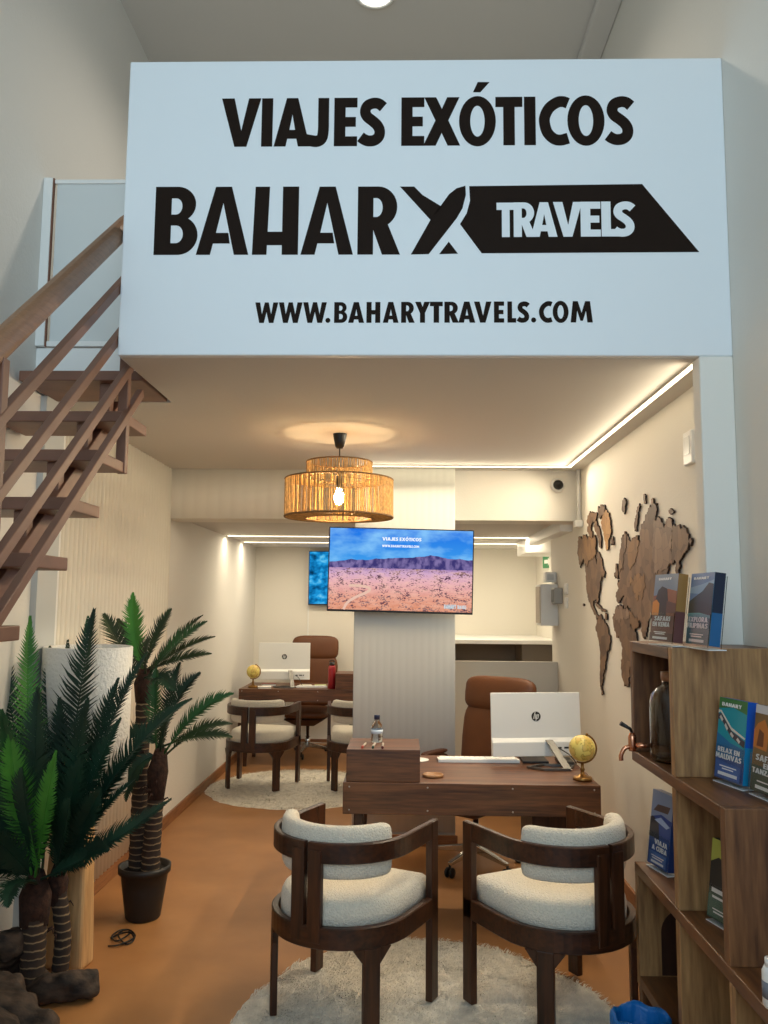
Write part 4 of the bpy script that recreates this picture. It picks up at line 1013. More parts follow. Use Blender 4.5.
# ---- driftwood at the palm's foot
drift = mat('dark_driftwood', (78, 62, 50), rough=.8, col2=(26, 22, 20), noise_scale=9, bump=.7, bump_scale=30, stretch=(1, 3, 3))
DW = thing('driftwood', 'dark gnarled driftwood lying around the foot of the front palm', 'driftwood', (-1.5, 3.5, 0))
def log(pts, rads, seed, name='branch'):
    c_ = catmull(pts, 8); N = len(c_); mb = MB(); n = 20
    rad = []
    for i in range(N):
        f = i/(N-1)*(len(rads)-1); k = min(int(f), len(rads)-2); rad.append(rads[k]+(rads[k+1]-rads[k])*(f-k))
    mb.tube(c_, rad, n=n)
    for i, v in enumerate(mb.v):
        ci = c_[min(i//n, N-1)]; d = v-ci
        k = 1+.5*noise.noise(Vector((v.x*14, v.y*14, v.z*14+seed)))+.3*noise.noise(v*38+Vector((seed, 0, 0)))
        nv = ci+d*k; nv.z = max(nv.z, .003); mb.v[i] = nv
    return mb.build(name, drift, DW, sub=1)
log([(-1.62, 3.72, .05), (-1.48, 3.60, .05), (-1.36, 3.60, .06), (-1.275, 3.655, .05)], [.05, .055, .06, .048], 1)
log([(-1.70, 3.52, .04), (-1.60, 3.45, .09), (-1.50, 3.36, .08), (-1.36, 3.28, .04), (-1.3, 3.2, .03)], [.05, .08, .09, .06, .03], 4)
log([(-1.70, 3.72, .05), (-1.66, 3.66, .16), (-1.63, 3.62, .22), (-1.70, 3.55, .25)], [.06, .07, .06, .03], 7)
log([(-1.68, 3.3, .03), (-1.6, 3.25, .07), (-1.45, 3.2, .06), (-1.38, 3.1, .03)], [.05, .08, .075, .03], 9)

# ================================================================== FLOOR LAMP AND ITS CABLE
pine = wood('pale_timber', (168, 128, 84), (212, 172, 122), 'z', scale=4, rough=.55, k=8)
shade_m = mat('rough_white_shade', (226, 226, 222), rough=.9, bump=.9, bump_scale=70)
lb = at(84, 972, z=0)
FL = thing('floor_lamp', 'floor lamp with pale wooden block base and white textured shade behind the front palm', 'lamp', (-1.53, 3.97, 0))
lx = -1.53
MB().hexa([(lx-.125, 3.89, 0), (lx+.105, 3.86, 0), (lx+.125, 3.98, 0), (lx-.10, 4.06, 0)],
          [(lx-.07, 3.92, .74), (lx+.085, 3.90, .74), (lx+.10, 3.98, .74), (lx-.05, 4.03, .74)]).build('base', pine, FL, bevel=.02, seg=3)
MB().tube([(lx+.02, 3.97, .735), (lx+.02, 3.97, .80)], .015, n=12).build('stem', brass, FL)
MB().lathe([(.20, .76), (.205, .76), (.205, 1.425), (.20, 1.43), (.197, 1.425), (.197, .765), (.20, .76)], (lx+.025, 3.99, 0), n=48, cap=False).build('shade', shade_m, FL)
MB().lathe([(.0, 1.395), (.197, 1.395)], (lx+.025, 3.99, 0), n=48, cap=False).build('diffuser', white, FL)
cb = thing('power_cable', 'black cable coiled on the floor between floor lamp and rear palm', 'cable', at(122, 939, z=0))
pts = []
for px, py in ((108, 946), (118, 946), (130, 942), (135, 936), (130, 931), (120, 932), (112, 936), (116, 942), (126, 938), (131, 931), (124, 931), (118, 937), (126, 944), (134, 940), (130, 934), (119, 934), (111, 939)):
    p = at(px, py, z=.006); pts.append((p.x, p.y, .006+.004*(len(pts) % 3)))
MB().tube(catmull(pts, 6), .0042, n=6).build('loops', black, cb)

# ================================================================== CUBE BOOKSHELF
sh_l = wood('mango_wood', (116, 80, 48), (186, 142, 92), 'z', scale=4.5, rough=.45, k=9)
sh_h = wood('mango_wood_board', (76, 44, 24), (134, 88, 50), 'y', scale=3.4, rough=.4, k=9)
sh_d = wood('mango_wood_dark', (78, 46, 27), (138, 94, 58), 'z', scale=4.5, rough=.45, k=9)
SX0, SX1, T = .915, 1.278, .04
Z3, Z2, Z1_, Z0_ = 1.504, 1.076, .648, .238     # top faces of the four levels
YF_, YD, YN, YE = 3.415, 2.885, 2.457, 1.90      # far end, divider, near upright, low cube end
SH = thing('cube_bookshelf', 'stepped cube bookshelf of brown grained wood against the right wall', 'bookshelf', (1.1, 2.7, 0))
def board(y0, y1, zt, name='shelf_board', m=None): return MB().box(SX0, SX1, y0, y1, zt-T, zt).build(name, m or sh_h, SH, bevel=.003)
def upright(y0, z0, z1, m=None): return MB().box(SX0+.0005, SX1-.001, y0, y0+T, z0, z1).build('side_panel', m or sh_l, SH, bevel=.003)
board(YD+T, YF_-T, Z3, 'top_board'); board(YN+T, YF_, Z2); board(YE, YF_, Z1_); board(YE+T, YF_-T, Z0_, 'bottom_board')
upright(YD, Z2, Z3); upright(YF_-T, Z2, Z3, sh_d)
upright(YD, Z1_, Z2-T); upright(YN, Z1_, Z2, sh_d)
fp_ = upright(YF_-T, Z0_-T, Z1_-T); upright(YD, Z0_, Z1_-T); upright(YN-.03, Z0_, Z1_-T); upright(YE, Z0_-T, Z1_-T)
arch_pts = [(1.0, Z0_+.002), (1.26, Z0_+.002), (1.26, Z0_+.16)]+[(1.13+.13*math.cos(R(a)), Z0_+.16+.10*math.sin(R(a))) for a in range(10, 171, 10)]+[(1.0, Z0_+.16)]
MB().prism([arch_pts], (0, YF_-T, 0), (1, 0, 0), (0, 0, 1), (0, -1, 0), .0015).build('dark_arch', wood('arch_inlay_wood', (44, 26, 18), (70, 42, 28), 'z', scale=4, k=9), fp_)  # thin dark arch-shaped inlay on the far panel
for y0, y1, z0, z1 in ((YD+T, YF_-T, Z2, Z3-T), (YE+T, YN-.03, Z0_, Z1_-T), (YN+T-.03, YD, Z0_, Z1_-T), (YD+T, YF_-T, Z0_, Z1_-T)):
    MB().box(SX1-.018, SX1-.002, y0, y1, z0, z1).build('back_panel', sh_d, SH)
for y in (YE+.01, 2.65, YF_-.05):
    for x in (SX0+.005, SX1-.05): MB().box(x, x+.045, y, y+.045, 0, Z0_-T).build('leg', sh_d, SH, bevel=.003)

# ---------------------------------------------------------------- brochures in clear holders
acryl = mat('clear_acrylic', (245, 248, 250), rough=.03, trans=1, ior=1.12)
wp = mat('print_white', (240, 240, 238), rough=.4); pg = mat('page_edges', (196, 204, 214), rough=.6)
def pm(c_): return mat('print_%02x%02x%02x' % c_, c_, rough=.3)
def brochure(lab, hlab, pl, pr, z, zt_px, bg, art, lines, edge, d=.035, ylim=None):
    """pl, pr: base corners of the cover in the photo; zt_px: photo row of its top edge"""
    a, b = at(*pl, z=z+.016), at(*pr, z=z+.016)
    ex = (b-a); w = ex.length; ex.normalize(); nf = Vector((ex.y, -ex.x, 0)); lean = R(7)   # nf: out of the cover
    tp = at(pl[0]+5, zt_px, y=a.y+.0); h = max(.18, (tp.z-a.z)/math.cos(lean))
    up = Vector((0, 0, 1))*math.cos(lean)-nf*math.sin(lean); n = nf*math.cos(lean)+Vector((0, 0, 1))*math.sin(lean)
    root = thing('brochure', lab, 'brochure', a, 0, 'travel brochures'); mb = MB(); mats = [pg]; 
    def mi(m):
        if m not in mats: mats.append(m)
        return mats.index(m)
    q = lambda u, v, k=0: a+ex*u*w+up*v*h+n*k
    if isinstance(edge[0], int): edge = (edge, edge)
    mb.hexa([q(0, 0), q(1, 0), q(1, 0, -d), q(0, 0, -d)], [q(0, .45), q(1, .45), q(1, .45, -d), q(0, .45, -d)], mi(pm(edge[0])))
    mb.hexa([q(0, .45), q(1, .45), q(1, .45, -d), q(0, .45, -d)], [q(0, 1), q(1, 1), q(1, 1, -d), q(0, 1, -d)], mi(pm(edge[1])))
    body = mb.build('leaflet_stack', mats, root)
    mb = MB(); mats = []
    mb.prism([[(0, 0), (w, 0), (w, h), (0, h)]], a, ex, up, n, .0006, mi(pm(bg)))
    k = .0008
    for c_, poly in art:
        mb.prism([[(u*w, v*h) for u, v in poly]], a+n*k, ex, up, n, .0003, mi(pm(c_))); k += .0004
    for txt, u0, u1, v0, v1 in lines:
        if txt: put_text(mb, txt, u0*w, u1*w, v0*h, v1*h, a+n*k, ex, up, n, .0004, mi(wp))
        else: mb.prism([[(u0*w, v0*h), (u1*w, v0*h), (u1*w, v1*h), (u0*w, v1*h)]], a+n*k, ex, up, n, .0003, mi(wp))
    mb.build('cover', mats, root)
    # the holder
    hr = thing('brochure_holder', hlab, 'brochure holder', a+Vector((0, 0, z-a.z)), 0, 'clear brochure holders')
    e = .003; g = .004
    def slab(nm, p): MB().hexa(p[:4], p[4:]).build(nm, acryl, hr)
    Q = lambda u, v, k: a+ex*(u)+up*v+n*k
    slab('front_plate', [Q(-g, -.006, g), Q(w+g, -.006, g), Q(w+g, -.006, g+.002), Q(-g, -.006, g+.002), Q(-g, h*.42, g), Q(w+g, h*.42, g), Q(w+g, h*.42, g+.002), Q(-g, h*.42, g+.002)])
    slab('back_plate', [Q(-g, -.006, -d-g), Q(w+g, -.006, -d-g), Q(w+g, -.006, -d-g+.002), Q(-g, -.006, -d-g+.002), Q(-g, h*.96, -d-g), Q(w+g, h*.96, -d-g), Q(w+g, h*.96, -d-g+.002), Q(-g, h*.96, -d-g+.002)])
    f0 = a+Vector((0, 0, z+.001-a.z))
    G = lambda u, k, zz: f0+ex*u+nf*k+Vector((0, 0, zz))
    lip = mat('acrylic_lip', (226, 230, 232), rough=.15)
    MB().hexa([G(-g, -d-.02, 0), G(w+g, -d-.02, 0), G(w+g, .004, 0), G(-g, .004, 0)], [G(-g, -d-.02, .003), G(w+g, -d-.02, .003), G(w+g, .004, .003), G(-g, .004, .003)]).build('foot_plate', lip, hr)
    return root
sky_ = (118, 132, 150)
brochure('Kenya safari brochure with an orange and brown cover on the bookshelf top', 'clear holder on the bookshelf top under the safari brochure with orange cover', (650, 640), (673, 642.5), Z3, 575, (120, 72, 56),
    [((124, 140, 158), [(0, .68), (1, .68), (1, 1), (0, 1)]), ((150, 84, 48), [(.0, .38), (1, .38), (1, .74), (.62, .78), (.0, .66)]), ((40, 32, 34), [(.12, .38), (.62, .38), (.66, .6), (.58, .78), (.36, .82), (.2, .76), (.1, .6)]), ((224, 140, 40), [(.0, .38), (.3, .38), (.3, .56), (.16, .62), (0, .58)]), ((96, 56, 44), [(.62, .42), (1, .42), (1, .56), (.62, .6)]), ((92, 52, 44), [(0, 0), (1, 0), (1, .12), (0, .12)])],
    [('BAHARY', .2, .75, .91, .945), ('SAFARI', .16, .84, .30, .37), ('EN KENIA', .1, .84, .215, .285), ('', .18, .7, .125, .14), ('', .24, .66, .10, .115), ('', .14, .78, .03, .065)], ((104, 66, 62), (156, 116, 66)))
brochure('Philippines brochure with dark forest hill and teal cover on the bookshelf top', 'clear holder on the bookshelf top under the forest-hill brochure', (686, 643), (709, 646), Z3, 574, (40, 106, 116),
    [((96, 128, 172), [(0, .55), (1, .55), (1, 1), (0, 1)]), ((140, 170, 196), [(0, .72), (.6, .7), (1, .78), (1, .9), (.5, .84), (0, .8)]), ((26, 40, 44), [(0, .42), (1, .38), (1, .84), (.8, .86), (.55, .74), (.3, .68), (0, .6)]), ((20, 30, 30), [(0, .42), (1, .38), (1, .56), (.5, .6), (0, .56)]), ((90, 160, 158), [(0, .39), (1, .37), (1, .405), (.5, .44), (0, .43)])],
    [('BAHARY', .15, .8, .91, .945), ('EXPLORA', .08, .9, .31, .38), ('FILIPINAS', .04, .92, .225, .295), ('', .18, .76, .13, .145), ('', .24, .7, .10, .115), ('', .16, .8, .03, .07)], ((28, 92, 142), (20, 34, 58)))
brochure('Maldives brochure with turquoise lagoon cover on the middle shelf', 'clear holder on the middle shelf around the turquoise lagoon brochure', (714.5, 776), (742.5, 786), Z2, 697, (58, 92, 156),
    [((20, 150, 166), [(0, .26), (1, .26), (1, 1), (0, 1)]), ((66, 122, 70), [(0, .86), (.5, .9), (1, .84), (1, 1), (0, 1)]), ((24, 110, 160), [(0, .26), (1, .26), (1, .42), (.5, .46), (0, .56)]), ((226, 220, 206), [(0, .80), (.08, .82), (.5, .62), (.98, .54), (1, .56), (.5, .655), (.1, .84), (.0, .84)]), ((66, 60, 70), [(0, .72), (.12, .73), (.5, .54), (.98, .44), (1, .52), (.52, .61), (.12, .80), (0, .79)]),
     ((214, 206, 196), [(.06, .75), (.16, .70), (.2, .73), (.1, .78)]), ((214, 206, 196), [(.26, .66), (.36, .60), (.4, .63), (.3, .69)]), ((214, 206, 196), [(.48, .57), (.58, .53), (.62, .56), (.52, .60)]), ((214, 206, 196), [(.72, .52), (.82, .48), (.86, .51), (.76, .55)]), ((74, 108, 172), [(.06, .02), (.94, .02), (.94, .2), (.06, .22)])],
    [('BAHARY', .14, .84, .90, .945), ('RELAX EN', .1, .88, .33, .39), ('MALDIVAS', .04, .95, .25, .315), ('', .2, .8, .155, .17), ('', .3, .7, .125, .14), ('', .16, .84, .05, .09)], ((20, 132, 180), (16, 84, 186)))
brochure('Tanzania brochure with orange-brown cover on the middle shelf, cut by the right picture edge', 'clear holder on the middle shelf around the brochure cut by the picture edge', (750.5, 789), (785, 803), Z2, 704, (50, 66, 62),
    [((206, 204, 206), [(0, .9), (1, .9), (1, 1), (0, 1)]), ((120, 92, 56), [(0, .3), (1, .3), (1, .9), (0, .9)]), ((196, 116, 48), [(0, .5), (.4, .48), (.44, .7), (.3, .84), (.1, .78), (0, .7)]), ((112, 56, 30), [(.1, .52), (.3, .52), (.3, .68), (.16, .72)]), ((52, 76, 62), [(0, .02), (1, .02), (1, .28), (0, .3)])],
    [('SAFARI', .12, .8, .36, .43), ('EN', .36, .6, .285, .345), ('TANZANIA', .04, .92, .21, .27), ('', .2, .8, .12, .135), ('', .16, .84, .04, .08)], (70, 60, 44))
brochure('Cuba brochure with blue cover on the lower shelf beside the upright board', 'clear holder on the lower shelf around the blue brochure', (647.5, 861), (668, 873), Z1_, 789, (52, 84, 150),
    [((120, 136, 168), [(0, .62), (1, .62), (1, 1), (0, 1)]), ((80, 66, 66), [(.1, .72), (.8, .74), (.9, .84), (.3, .82)]), ((34, 62, 132), [(0, .38), (1, .38), (1, .66), (.5, .7), (0, .62)]), ((32, 36, 52), [(0, .36), (.5, .36), (.4, .6), (.1, .64), (0, .62)]), ((150, 170, 206), [(.2, .6), (.8, .54), (.95, .58), (.5, .66)]), ((92, 124, 184), [(.08, .02), (.9, .02), (.9, .18), (.08, .18)])],
    [('VIAJA', .3, .92, .29, .355), ('A CUBA', .2, .92, .205, .27), ('', .2, .8, .12, .135), ('', .24, .74, .09, .105), ('', .2, .8, .035, .065)], (40, 66, 124))
brochure('green and dark brochure half hidden behind the front upright of the lower shelf', 'clear holder on the lower shelf around the half hidden green brochure', (707.5, 915), (733, 930), Z1_, 838, (66, 86, 72),
    [((170, 176, 80), [(0, .7), (1, .7), (1, 1), (0, 1)]), ((28, 30, 34), [(0, .38), (1, .38), (1, .72), (.3, .78), (0, .7)]), ((84, 110, 92), [(0, .02), (1, .02), (1, .28), (0, .3)])],
    [('', .12, .8, .33, .385), ('', .16, .7, .26, .29), ('', .2, .8, .12, .135), ('', .24, .74, .08, .10)], (52, 58, 50))

# ---------------------------------------------------------------- jar dispenser, bottle, bin
glass = mat('clear_glass', (222, 228, 230), rough=.02, trans=1, ior=1.45)
cop = mat('copper', (214, 150, 116), rough=.25, metal=1)
jx, jy, jz = 1.01, 3.17, Z2+.001
JD = thing('drink_dispenser', 'glass jar drink dispenser with copper tap inside the top cube of the bookshelf', 'dispenser', (jx, jy, jz))
MB().lathe([(0, 0), (.08, 0), (.088, .008), (.09, .03), (.09, .215), (.082, .245), (.06, .268), (.045, .276), (.043, .295), (.04, .295), (.042, .272), (.078, .24), (.086, .21), (.086, .03), (.08, .012), (0, .012)], n=36).build('jar', glass, JD, world=False)
MB().lathe([(0, .285), (.039, .285), (.046, .297), (.046, .325), (.0, .325)], n=28).build('lid', wood('lid_wood', (120, 78, 50), (150, 104, 70), 'x'), JD, world=False)
tp = MB().tube([(-.085, 0, .055), (-.15, 0, .055)], .009, n=12).lathe([(0, .035), (.013, .035), (.015, .05), (.015, .085), (.010, .10), (0, .10)], (-.158, 0, 0), n=16)
tp.tube(catmull([(-.158, 0, .05), (-.185, 0, .045), (-.2, 0, .02), (-.2, 0, .0)], 5), .008, n=10)
tap = tp.build('tap', cop, JD, world=False)
MB().tube([(-.158, 0, .10), (-.165, 0, .115), (-.20, 0, .135)], [.005, .006, .009], n=10).build('lever', black, tap, world=False)
wb = at(771, 1008, z=Z1_)
WB = thing('white_bottle', 'small white bottle with grey label on the low shelf at the right picture edge', 'bottle', (wb.x+.012, wb.y, Z1_+.001))
MB().lathe([(0, 0), (.026, 0), (.03, .005), (.03, .085), (.024, .098), (0, .098)], n=28).build('body', white, WB, world=False)
MB().lathe([(.0303, .025), (.0306, .025), (.0306, .065), (.0303, .065)], n=28, cap=False).build('label', mat('grey_label', (120, 126, 138), rough=.5), WB, world=False)
MB().lathe([(0, .098), (.022, .098), (.022, .116), (0, .116)], n=24).build('cap', white, WB, world=False)
bag = mat('blue_bag_film', (16, 104, 178), rough=.35, bump=.5, bump_scale=30)
bn = at(641, 1020, z=.27)
BN = thing('waste_bin', 'small waste bin lined with a blue plastic bag in front of the bookshelf', 'bin', (bn.x, bn.y, .02))
MB().lathe([(0, 0), (.075, 0), (.09, .22), (.086, .22), (.072, .006), (0, .006)], n=28).build('bucket', mat('bin_grey', (70, 72, 76), rough=.5), BN, world=False)
mb = MB(); n_ = 64; prof = [(.095, .10), (.099, .18), (.098, .255), (.088, .268), (.080, .25), (.074, .15), (.0, .03)]
for r, z in prof:
    for k in range(n_):
        w = 2*math.pi*k/n_; f = 1+.035*math.sin(9*w+z*30)+.02*math.sin(23*w+z*60); mb.v.append(Vector((r*f*math.cos(w), r*f*math.sin(w), z+.006*math.sin(5*w))))
for i in range(len(prof)-1):
    for k in range(n_): mb.f.append([i*n_+k, i*n_+(k+1) % n_, (i+1)*n_+(k+1) % n_, (i+1)*n_+k]); mb.m.append(0); mb.sm.append(True)
mb.build('bag', bag, BN, world=False)

# ================================================================== WORLD MAP ON THE RIGHT WALL
def map_mat(name, d, l):
    m = bpy.data.materials.new(name); m.use_nodes = True; nt = m.node_tree; b = nt.nodes['Principled BSDF']; b.inputs['Roughness'].default_value = .6
    tc = nt.nodes.new('ShaderNodeTexCoord')
    v = nt.nodes.new('ShaderNodeTexVoronoi'); v.inputs['Scale'].default_value = 13; v.feature = 'F1'; nt.links.new(tc.outputs['Object'], v.inputs['Vector'])
    hs = nt.nodes.new('ShaderNodeSeparateColor'); nt.links.new(v.outputs['Color'], hs.inputs[0])
    v2 = nt.nodes.new('ShaderNodeTexVoronoi'); v2.inputs['Scale'].default_value = 13; v2.feature = 'DISTANCE_TO_EDGE'; nt.links.new(tc.outputs['Object'], v2.inputs['Vector'])
    base = RAMP(nt, hs.outputs[0], [(0, d), (1, l)])
    grain = NOISE(nt, tc.outputs['Object'], 30, 5, (1, 1, .12)); g = MIX(nt, RAMP(nt, grain, [(.4, (0, 0, 0)), (.7, (120, 120, 120))]), base, tuple(int(x*.6) for x in d))
    e = RAMP(nt, v2.outputs['Distance'], [(.0, (190, 190, 190)), (.022, (0, 0, 0))])
    nt.links.new(MIX(nt, e, g, (44, 28, 20)), b.inputs['Base Color']); return m
mw = [map_mat('map_wood', (92, 66, 46), (130, 98, 70)), map_mat('map_wood_light', (166, 122, 72), (196, 152, 98)), map_mat('map_wood_grey', (118, 92, 72), (142, 114, 92)), map_mat('map_wood_amber', (116, 82, 46), (146, 108, 66))]
edge_m = mat('map_edge', (40, 24, 18), rough=.7)
WM = thing('world_map', 'large wooden cut-out world map mounted on the right wall', 'wall map', (XR, 4.4, 1.7))
def land(name, pts, mi_=0, th=.009, off=.004, rough=.5, seed=0):
    q = [at(560+a/4.655, 480+b/4.655, x=XR-off-th) for a, b in pts]
    loop = [(-p.y, p.z) for p in q]
    # ragged coast
    rr = random.Random(len(pts)*13+int(pts[0][0])); out = []
    for i in range(len(loop)):
        a, b = Vector((*loop[i], 0)), Vector((*loop[(i+1) % len(loop)], 0)); d = b-a; n = max(1, int(d.length/.010))
        nv = Vector((-d.y, d.x, 0)).normalized() if d.length > 0 else Vector()
        for k in range(n):
            q_ = a+d*k/n; p = q_+(nv*(.030*noise.noise(q_*22)+.022*noise.noise(q_*60)+rr.uniform(-1, 1)*.004)*rough*1.6 if k else Vector()); out.append((p.x, p.y))
    mb = MB(); mb.prism([out], (XR-off, 0, 0), (0, -1, 0), (0, 0, 1), (-1, 0, 0), th, 0, side=1)
    return mb.build(name, [mw[mi_], edge_m], WM)
land('north_america', [(84, 268), (92, 262), (100, 272), (112, 256), (124, 270), (135, 262), (148, 276), (160, 256), (166, 290), (168, 330), (160, 350), (166, 372), (171, 395), (172, 342), (180, 334), (192, 365), (197, 400), (208, 432), (206, 455), (195, 440), (188, 470), (185, 505), (179, 525), (178, 568), (170, 572), (165, 556), (156, 560), (153, 585), (163, 606), (172, 625), (181, 640), (172, 650), (160, 628), (148, 600), (136, 570), (128, 530), (122, 500), (119, 450), (117, 400), (111, 372), (99, 378), (93, 410), (86, 370), (82, 320)], 0)
land('alaska', [(84, 268), (92, 262), (100, 272), (112, 256), (124, 270), (135, 262), (148, 276), (160, 256), (166, 290), (166, 330), (150, 372), (118, 396), (111, 372), (99, 378), (93, 410), (86, 370), (82, 320)], 3, .0112)
land('arctic_islands', [(128, 165), (140, 150), (155, 148), (172, 162), (165, 188), (150, 192), (142, 220), (150, 262), (138, 265), (126, 235), (132, 215), (124, 195)], 0)
land('baffin_island', [(165, 190), (180, 212), (188, 258), (191, 312), (183, 314), (178, 272), (166, 240), (155, 218)], 0)
land('ellesmere_island', [(175, 132), (195, 117), (208, 122), (206, 150), (190, 180), (177, 176)], 0)
land('greenland', [(190, 195), (198, 165), (210, 134), (220, 150), (231, 185), (237, 230), (229, 268), (223, 325), (214, 327), (207, 280), (199, 240)], 1)
land('iceland', [(236, 273), (247, 269), (249, 298), (238, 304)], 0)
land('cuba_island', [(160, 568), (178, 578), (196, 600), (211, 604), (213, 612), (192, 608), (172, 592)], 0, .012, rough=.2)
land('hispaniola', [(209, 618), (217, 624), (216, 650), (209, 646)], 0, .012, rough=.2)
land('hawaii', [(106, 577), (111, 577), (111, 586), (106, 586)], 0, .010, rough=.1)
land('south_america', [(172, 645), (185, 634), (200, 650), (215, 675), (233, 722), (231, 760), (222, 800), (212, 842), (205, 880), (198, 930), (193, 965), (201, 998), (192, 996), (186, 960), (185, 900), (187, 850), (185, 790), (178, 742), (166, 700), (162, 685), (172, 668)], 0)
land('svalbard', [(290, 95), (300, 87), (306, 100), (300, 150), (292, 150)], 0)
land('novaya_zemlya', [(368, 108), (373, 120), (362, 162), (355, 242), (346, 238), (348, 190), (358, 140)], 0)
land('arctic_isle', [(387, 67), (394, 66), (398, 106), (389, 110)], 0)
land('siberian_isle', [(504, 140), (515, 131), (529, 148), (518, 158), (507, 156)], 0, rough=.2)
land('eurasia', [(276, 430), (273, 380), (281, 320), (288, 268), (302, 240), (314, 262), (326, 285), (350, 270), (362, 257), (366, 288), (373, 296), (372, 240), (378, 205), (391, 200), (395, 180), (404, 150), (415, 122), (426, 128), (430, 84), (440, 108), (450, 108), (447, 150), (444, 188), (460, 174), (470, 195), (480, 216), (490, 205), (500, 184), (520, 184), (525, 216), (545, 210), (560, 226), (575, 221), (595, 250), (612, 282), (606, 308), (598, 288), (585, 330), (570, 352), (556, 375), (550, 432), (538, 432), (541, 380), (520, 394), (503, 400), (498, 440), (505, 480), (500, 560), (470, 600), (440, 590), (425, 612), (412, 655), (404, 702), (392, 742), (383, 725), (379, 690), (371, 652), (360, 655), (350, 690), (338, 700), (326, 660), (322, 626), (330, 600), (318, 590), (300, 590), (290, 560), (298, 540), (284, 545), (278, 572), (264, 566), (258, 540), (262, 520), (272, 505), (266, 480), (278, 462)], 0)
land('siberia', [(435, 200), (444, 188), (460, 174), (470, 195), (480, 216), (490, 205), (500, 184), (520, 184), (522, 230), (518, 300), (520, 392), (503, 400), (480, 420), (440, 430), (428, 330)], 2, .0112)
land('far_east', [(525, 216), (545, 210), (560, 226), (575, 221), (595, 250), (612, 282), (606, 308), (598, 288), (585, 330), (570, 352), (556, 375), (550, 432), (538, 432), (541, 380), (522, 392), (519, 300)], 0, .0112)
land('scandinavia', [(276, 425), (273, 380), (281, 320), (288, 268), (302, 240), (308, 262), (304, 320), (294, 380), (290, 420)], 0, .0118)
land('eastern_europe', [(318, 400), (314, 330), (326, 290), (350, 270), (362, 258), (366, 290), (358, 345), (345, 385), (325, 420)], 3, .0112)
land('central_asia', [(318, 470), (330, 450), (340, 466), (356, 440), (372, 432), (380, 446), (394, 452), (390, 470), (399, 500), (388, 512), (386, 545), (372, 540), (362, 560), (348, 552), (352, 530), (334, 520), (340, 500), (326, 492)], 3, .0105)
land('sahara', [(254, 612), (262, 600), (276, 588), (300, 600), (318, 612), (322, 640), (306, 652), (296, 640), (280, 662), (262, 650), (250, 640)], 2, .0105)
land('arabia', [(324, 606), (338, 612), (352, 640), (366, 668), (356, 690), (342, 704), (332, 676), (324, 640)], 3, .0105)
land('great_britain', [(258, 405), (264, 398), (269, 430), (266, 462), (255, 458)], 0, .014)
land('ireland', [(251, 432), (256, 430), (256, 450), (251, 450)], 0, .014, rough=.2)
land('africa', [(248, 622), (256, 602), (274, 582), (300, 594), (320, 606), (332, 650), (345, 690), (354, 716), (352, 760), (336, 800), (330, 860), (318, 925), (318, 962), (298, 960), (288, 920), (285, 850), (288, 800), (286, 748), (268, 736), (252, 700), (247, 660)], 0)

# ================================================================== SMALL THINGS ON THE WALLS
cc = at(558, 485, y=YB-.02)
CM = thing('security_camera', 'white dome security camera with black lens on the beam', 'camera', (cc.x, YB, cc.z))
Mx = Matrix.Rotation(R(90), 4, 'X')
Mx = Mx @ Matrix.Scale(.62, 4)
MB().lathe([(0, 0), (.082, 0), (.085, .01), (.08, .035), (.066, .05), (.062, .05)], n=32, M=Mx, cap=False).build('housing', white, CM, world=False)
MB().lathe([(0, .115), (.02, .11), (.04, .096), (.054, .07), (.058, .045), (.05, .03), (0, .03)], n=28, M=Mx).build('lens_ball', black, CM, world=False)
p = at(692, 448, x=XR)
TH = thing('wall_controller', 'slim white control panel on the right wall near the pilaster', 'control panel', (XR, p.y, p.z))
MB().box(-.022, 0, -.055, .055, -.075, .075).build('body', white, TH, bevel=.006, world=False)
MB().box(-.024, -.022, -.035, .035, -.03, .05).build('display', mat('panel_grey', (206, 208, 206), rough=.3), TH, world=False)
PC = thing('conduit_pipe', 'white vertical conduit pipe in the corner beside the beam', 'pipe', (XR-.02, YB-.06, 2.24))
MB().tube([(XR-.02, YB-.06, 2.24), (XR-.02, YB-.06, ZC)], .014, n=12).build('tube', white, PC)
MB().box(XR-.055, XR, YB-.1, YB-.02, 2.2, 2.25).build('bracket', white, PC, bevel=.006)
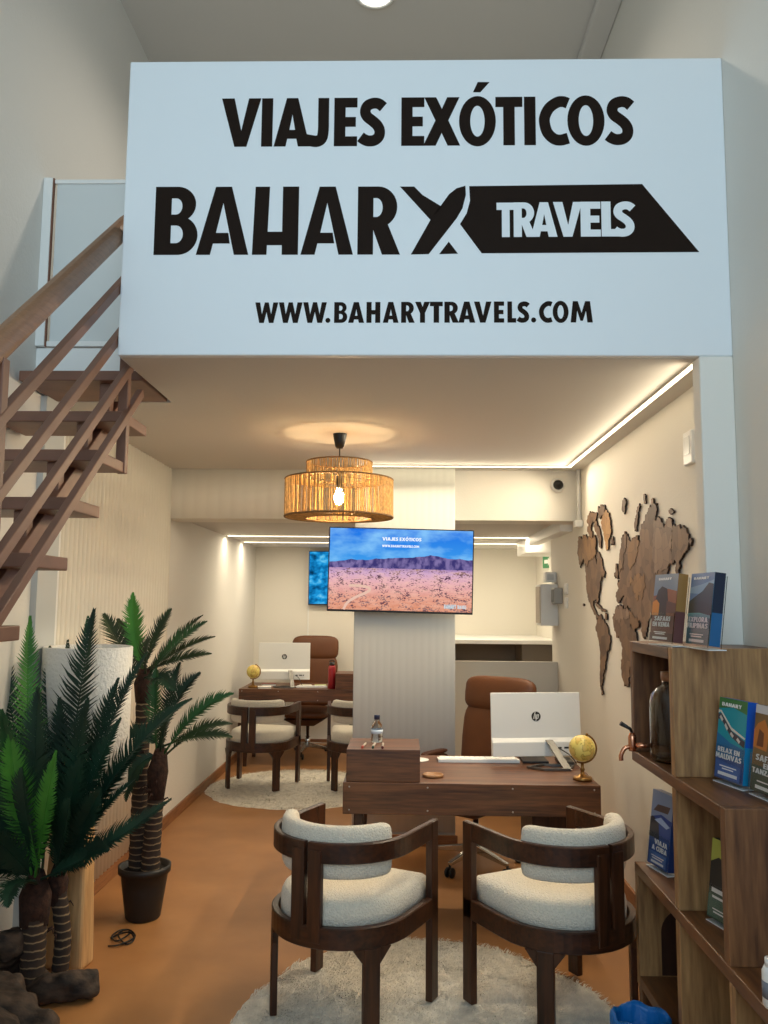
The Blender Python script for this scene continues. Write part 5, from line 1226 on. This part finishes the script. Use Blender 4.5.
# electrical cabinet at the corner of the right wall
ez0, ez1 = at(545, 626, y=6.9).z, at(545, 584, y=6.9).z
EC = thing('wall_dispenser', 'white wall dispenser box with brownish side in the rear right corner', 'dispenser', (XR, 7.05, ez0))
MB().box(1.14, XR, 6.95, 7.20, ez0, ez1).build('body', white, EC, bevel=.008)
MB().box(1.136, 1.14, 6.96, 7.19, ez0+.02, ez1-.02).build('side_cover', mat('smoked_cover', (150, 132, 112), rough=.3), EC)
SB = thing('wall_box', 'small grey box mounted beside the upper right edge of the white wall dispenser', 'box', (XR, 6.8, 1.75))
a = at(560, 588, x=XR); b = at(560, 604, x=XR)
MB().box(XR-.07, XR, 6.74, 6.86, b.z, a.z).build('body', mat('grey_box', (166, 166, 162), rough=.4), SB, bevel=.01)
MB().box(XR-.074, XR-.07, 6.755, 6.845, b.z+.015, a.z-.015).build('grille', mat('grey_grille', (120, 120, 118), rough=.5), SB)
IB = thing('wall_box', 'small white box mounted above the wall dispenser', 'box', (XR, 7.05, 2.0))
a = at(545, 571, y=6.8); b = at(545, 583, y=6.8)
MB().box(1.19, XR, 7.0, 7.12, b.z+.012, a.z).build('body', white, IB, bevel=.01)
MB().box(1.205, 1.26, 6.996, 7.0, b.z+.03, a.z-.02).build('display', mat('panel_grey', (206, 208, 206), rough=.3), IB)
for lab, y0 in (('upper white switch plate on the right wall under the beam', 586), ('lower white switch plate on the right wall under the beam', 600)):
    a = at(567, y0-2.5, x=XR); b = at(567, y0+8.5, x=XR)
    sw = thing('switch_plate', lab, 'switch', (XR, a.y, (a.z+b.z)/2), 0, 'wall switches')
    yy = (a.y+b.y)/2
    MB().box(XR-.012, XR, yy-.05, yy+.05, b.z, a.z).build('plate', white, sw, bevel=.003)
    MB().box(XR-.016, XR-.012, yy-.03, yy+.03, b.z+.015, a.z-.015).build('rocker', white, sw, bevel=.002)
a = at(545.5, 555, y=8.9); b = at(549.5, 568, y=8.9)
EX = thing('exit_sign', 'small green emergency sign on the wall at the rear right', 'sign', ((a.x+b.x)/2, 8.9, (a.z+b.z)/2), R(-66))
w2, h2 = .09, (a.z-b.z)/2
MB().box(-w2, w2, 0, .015, -h2, h2).build('plate', mat('exit_green', (70, 140, 96), rough=.4), EX, world=False)
ar = MB(); ar.prism([[(-.06, -.02), (.01, -.02), (.01, -.045), (.06, 0), (.01, .045), (.01, .02), (-.06, .02)]], (0, -.0005, 0), ux, uz, nn, .0006); ar.build('arrow', white, EX, world=False)
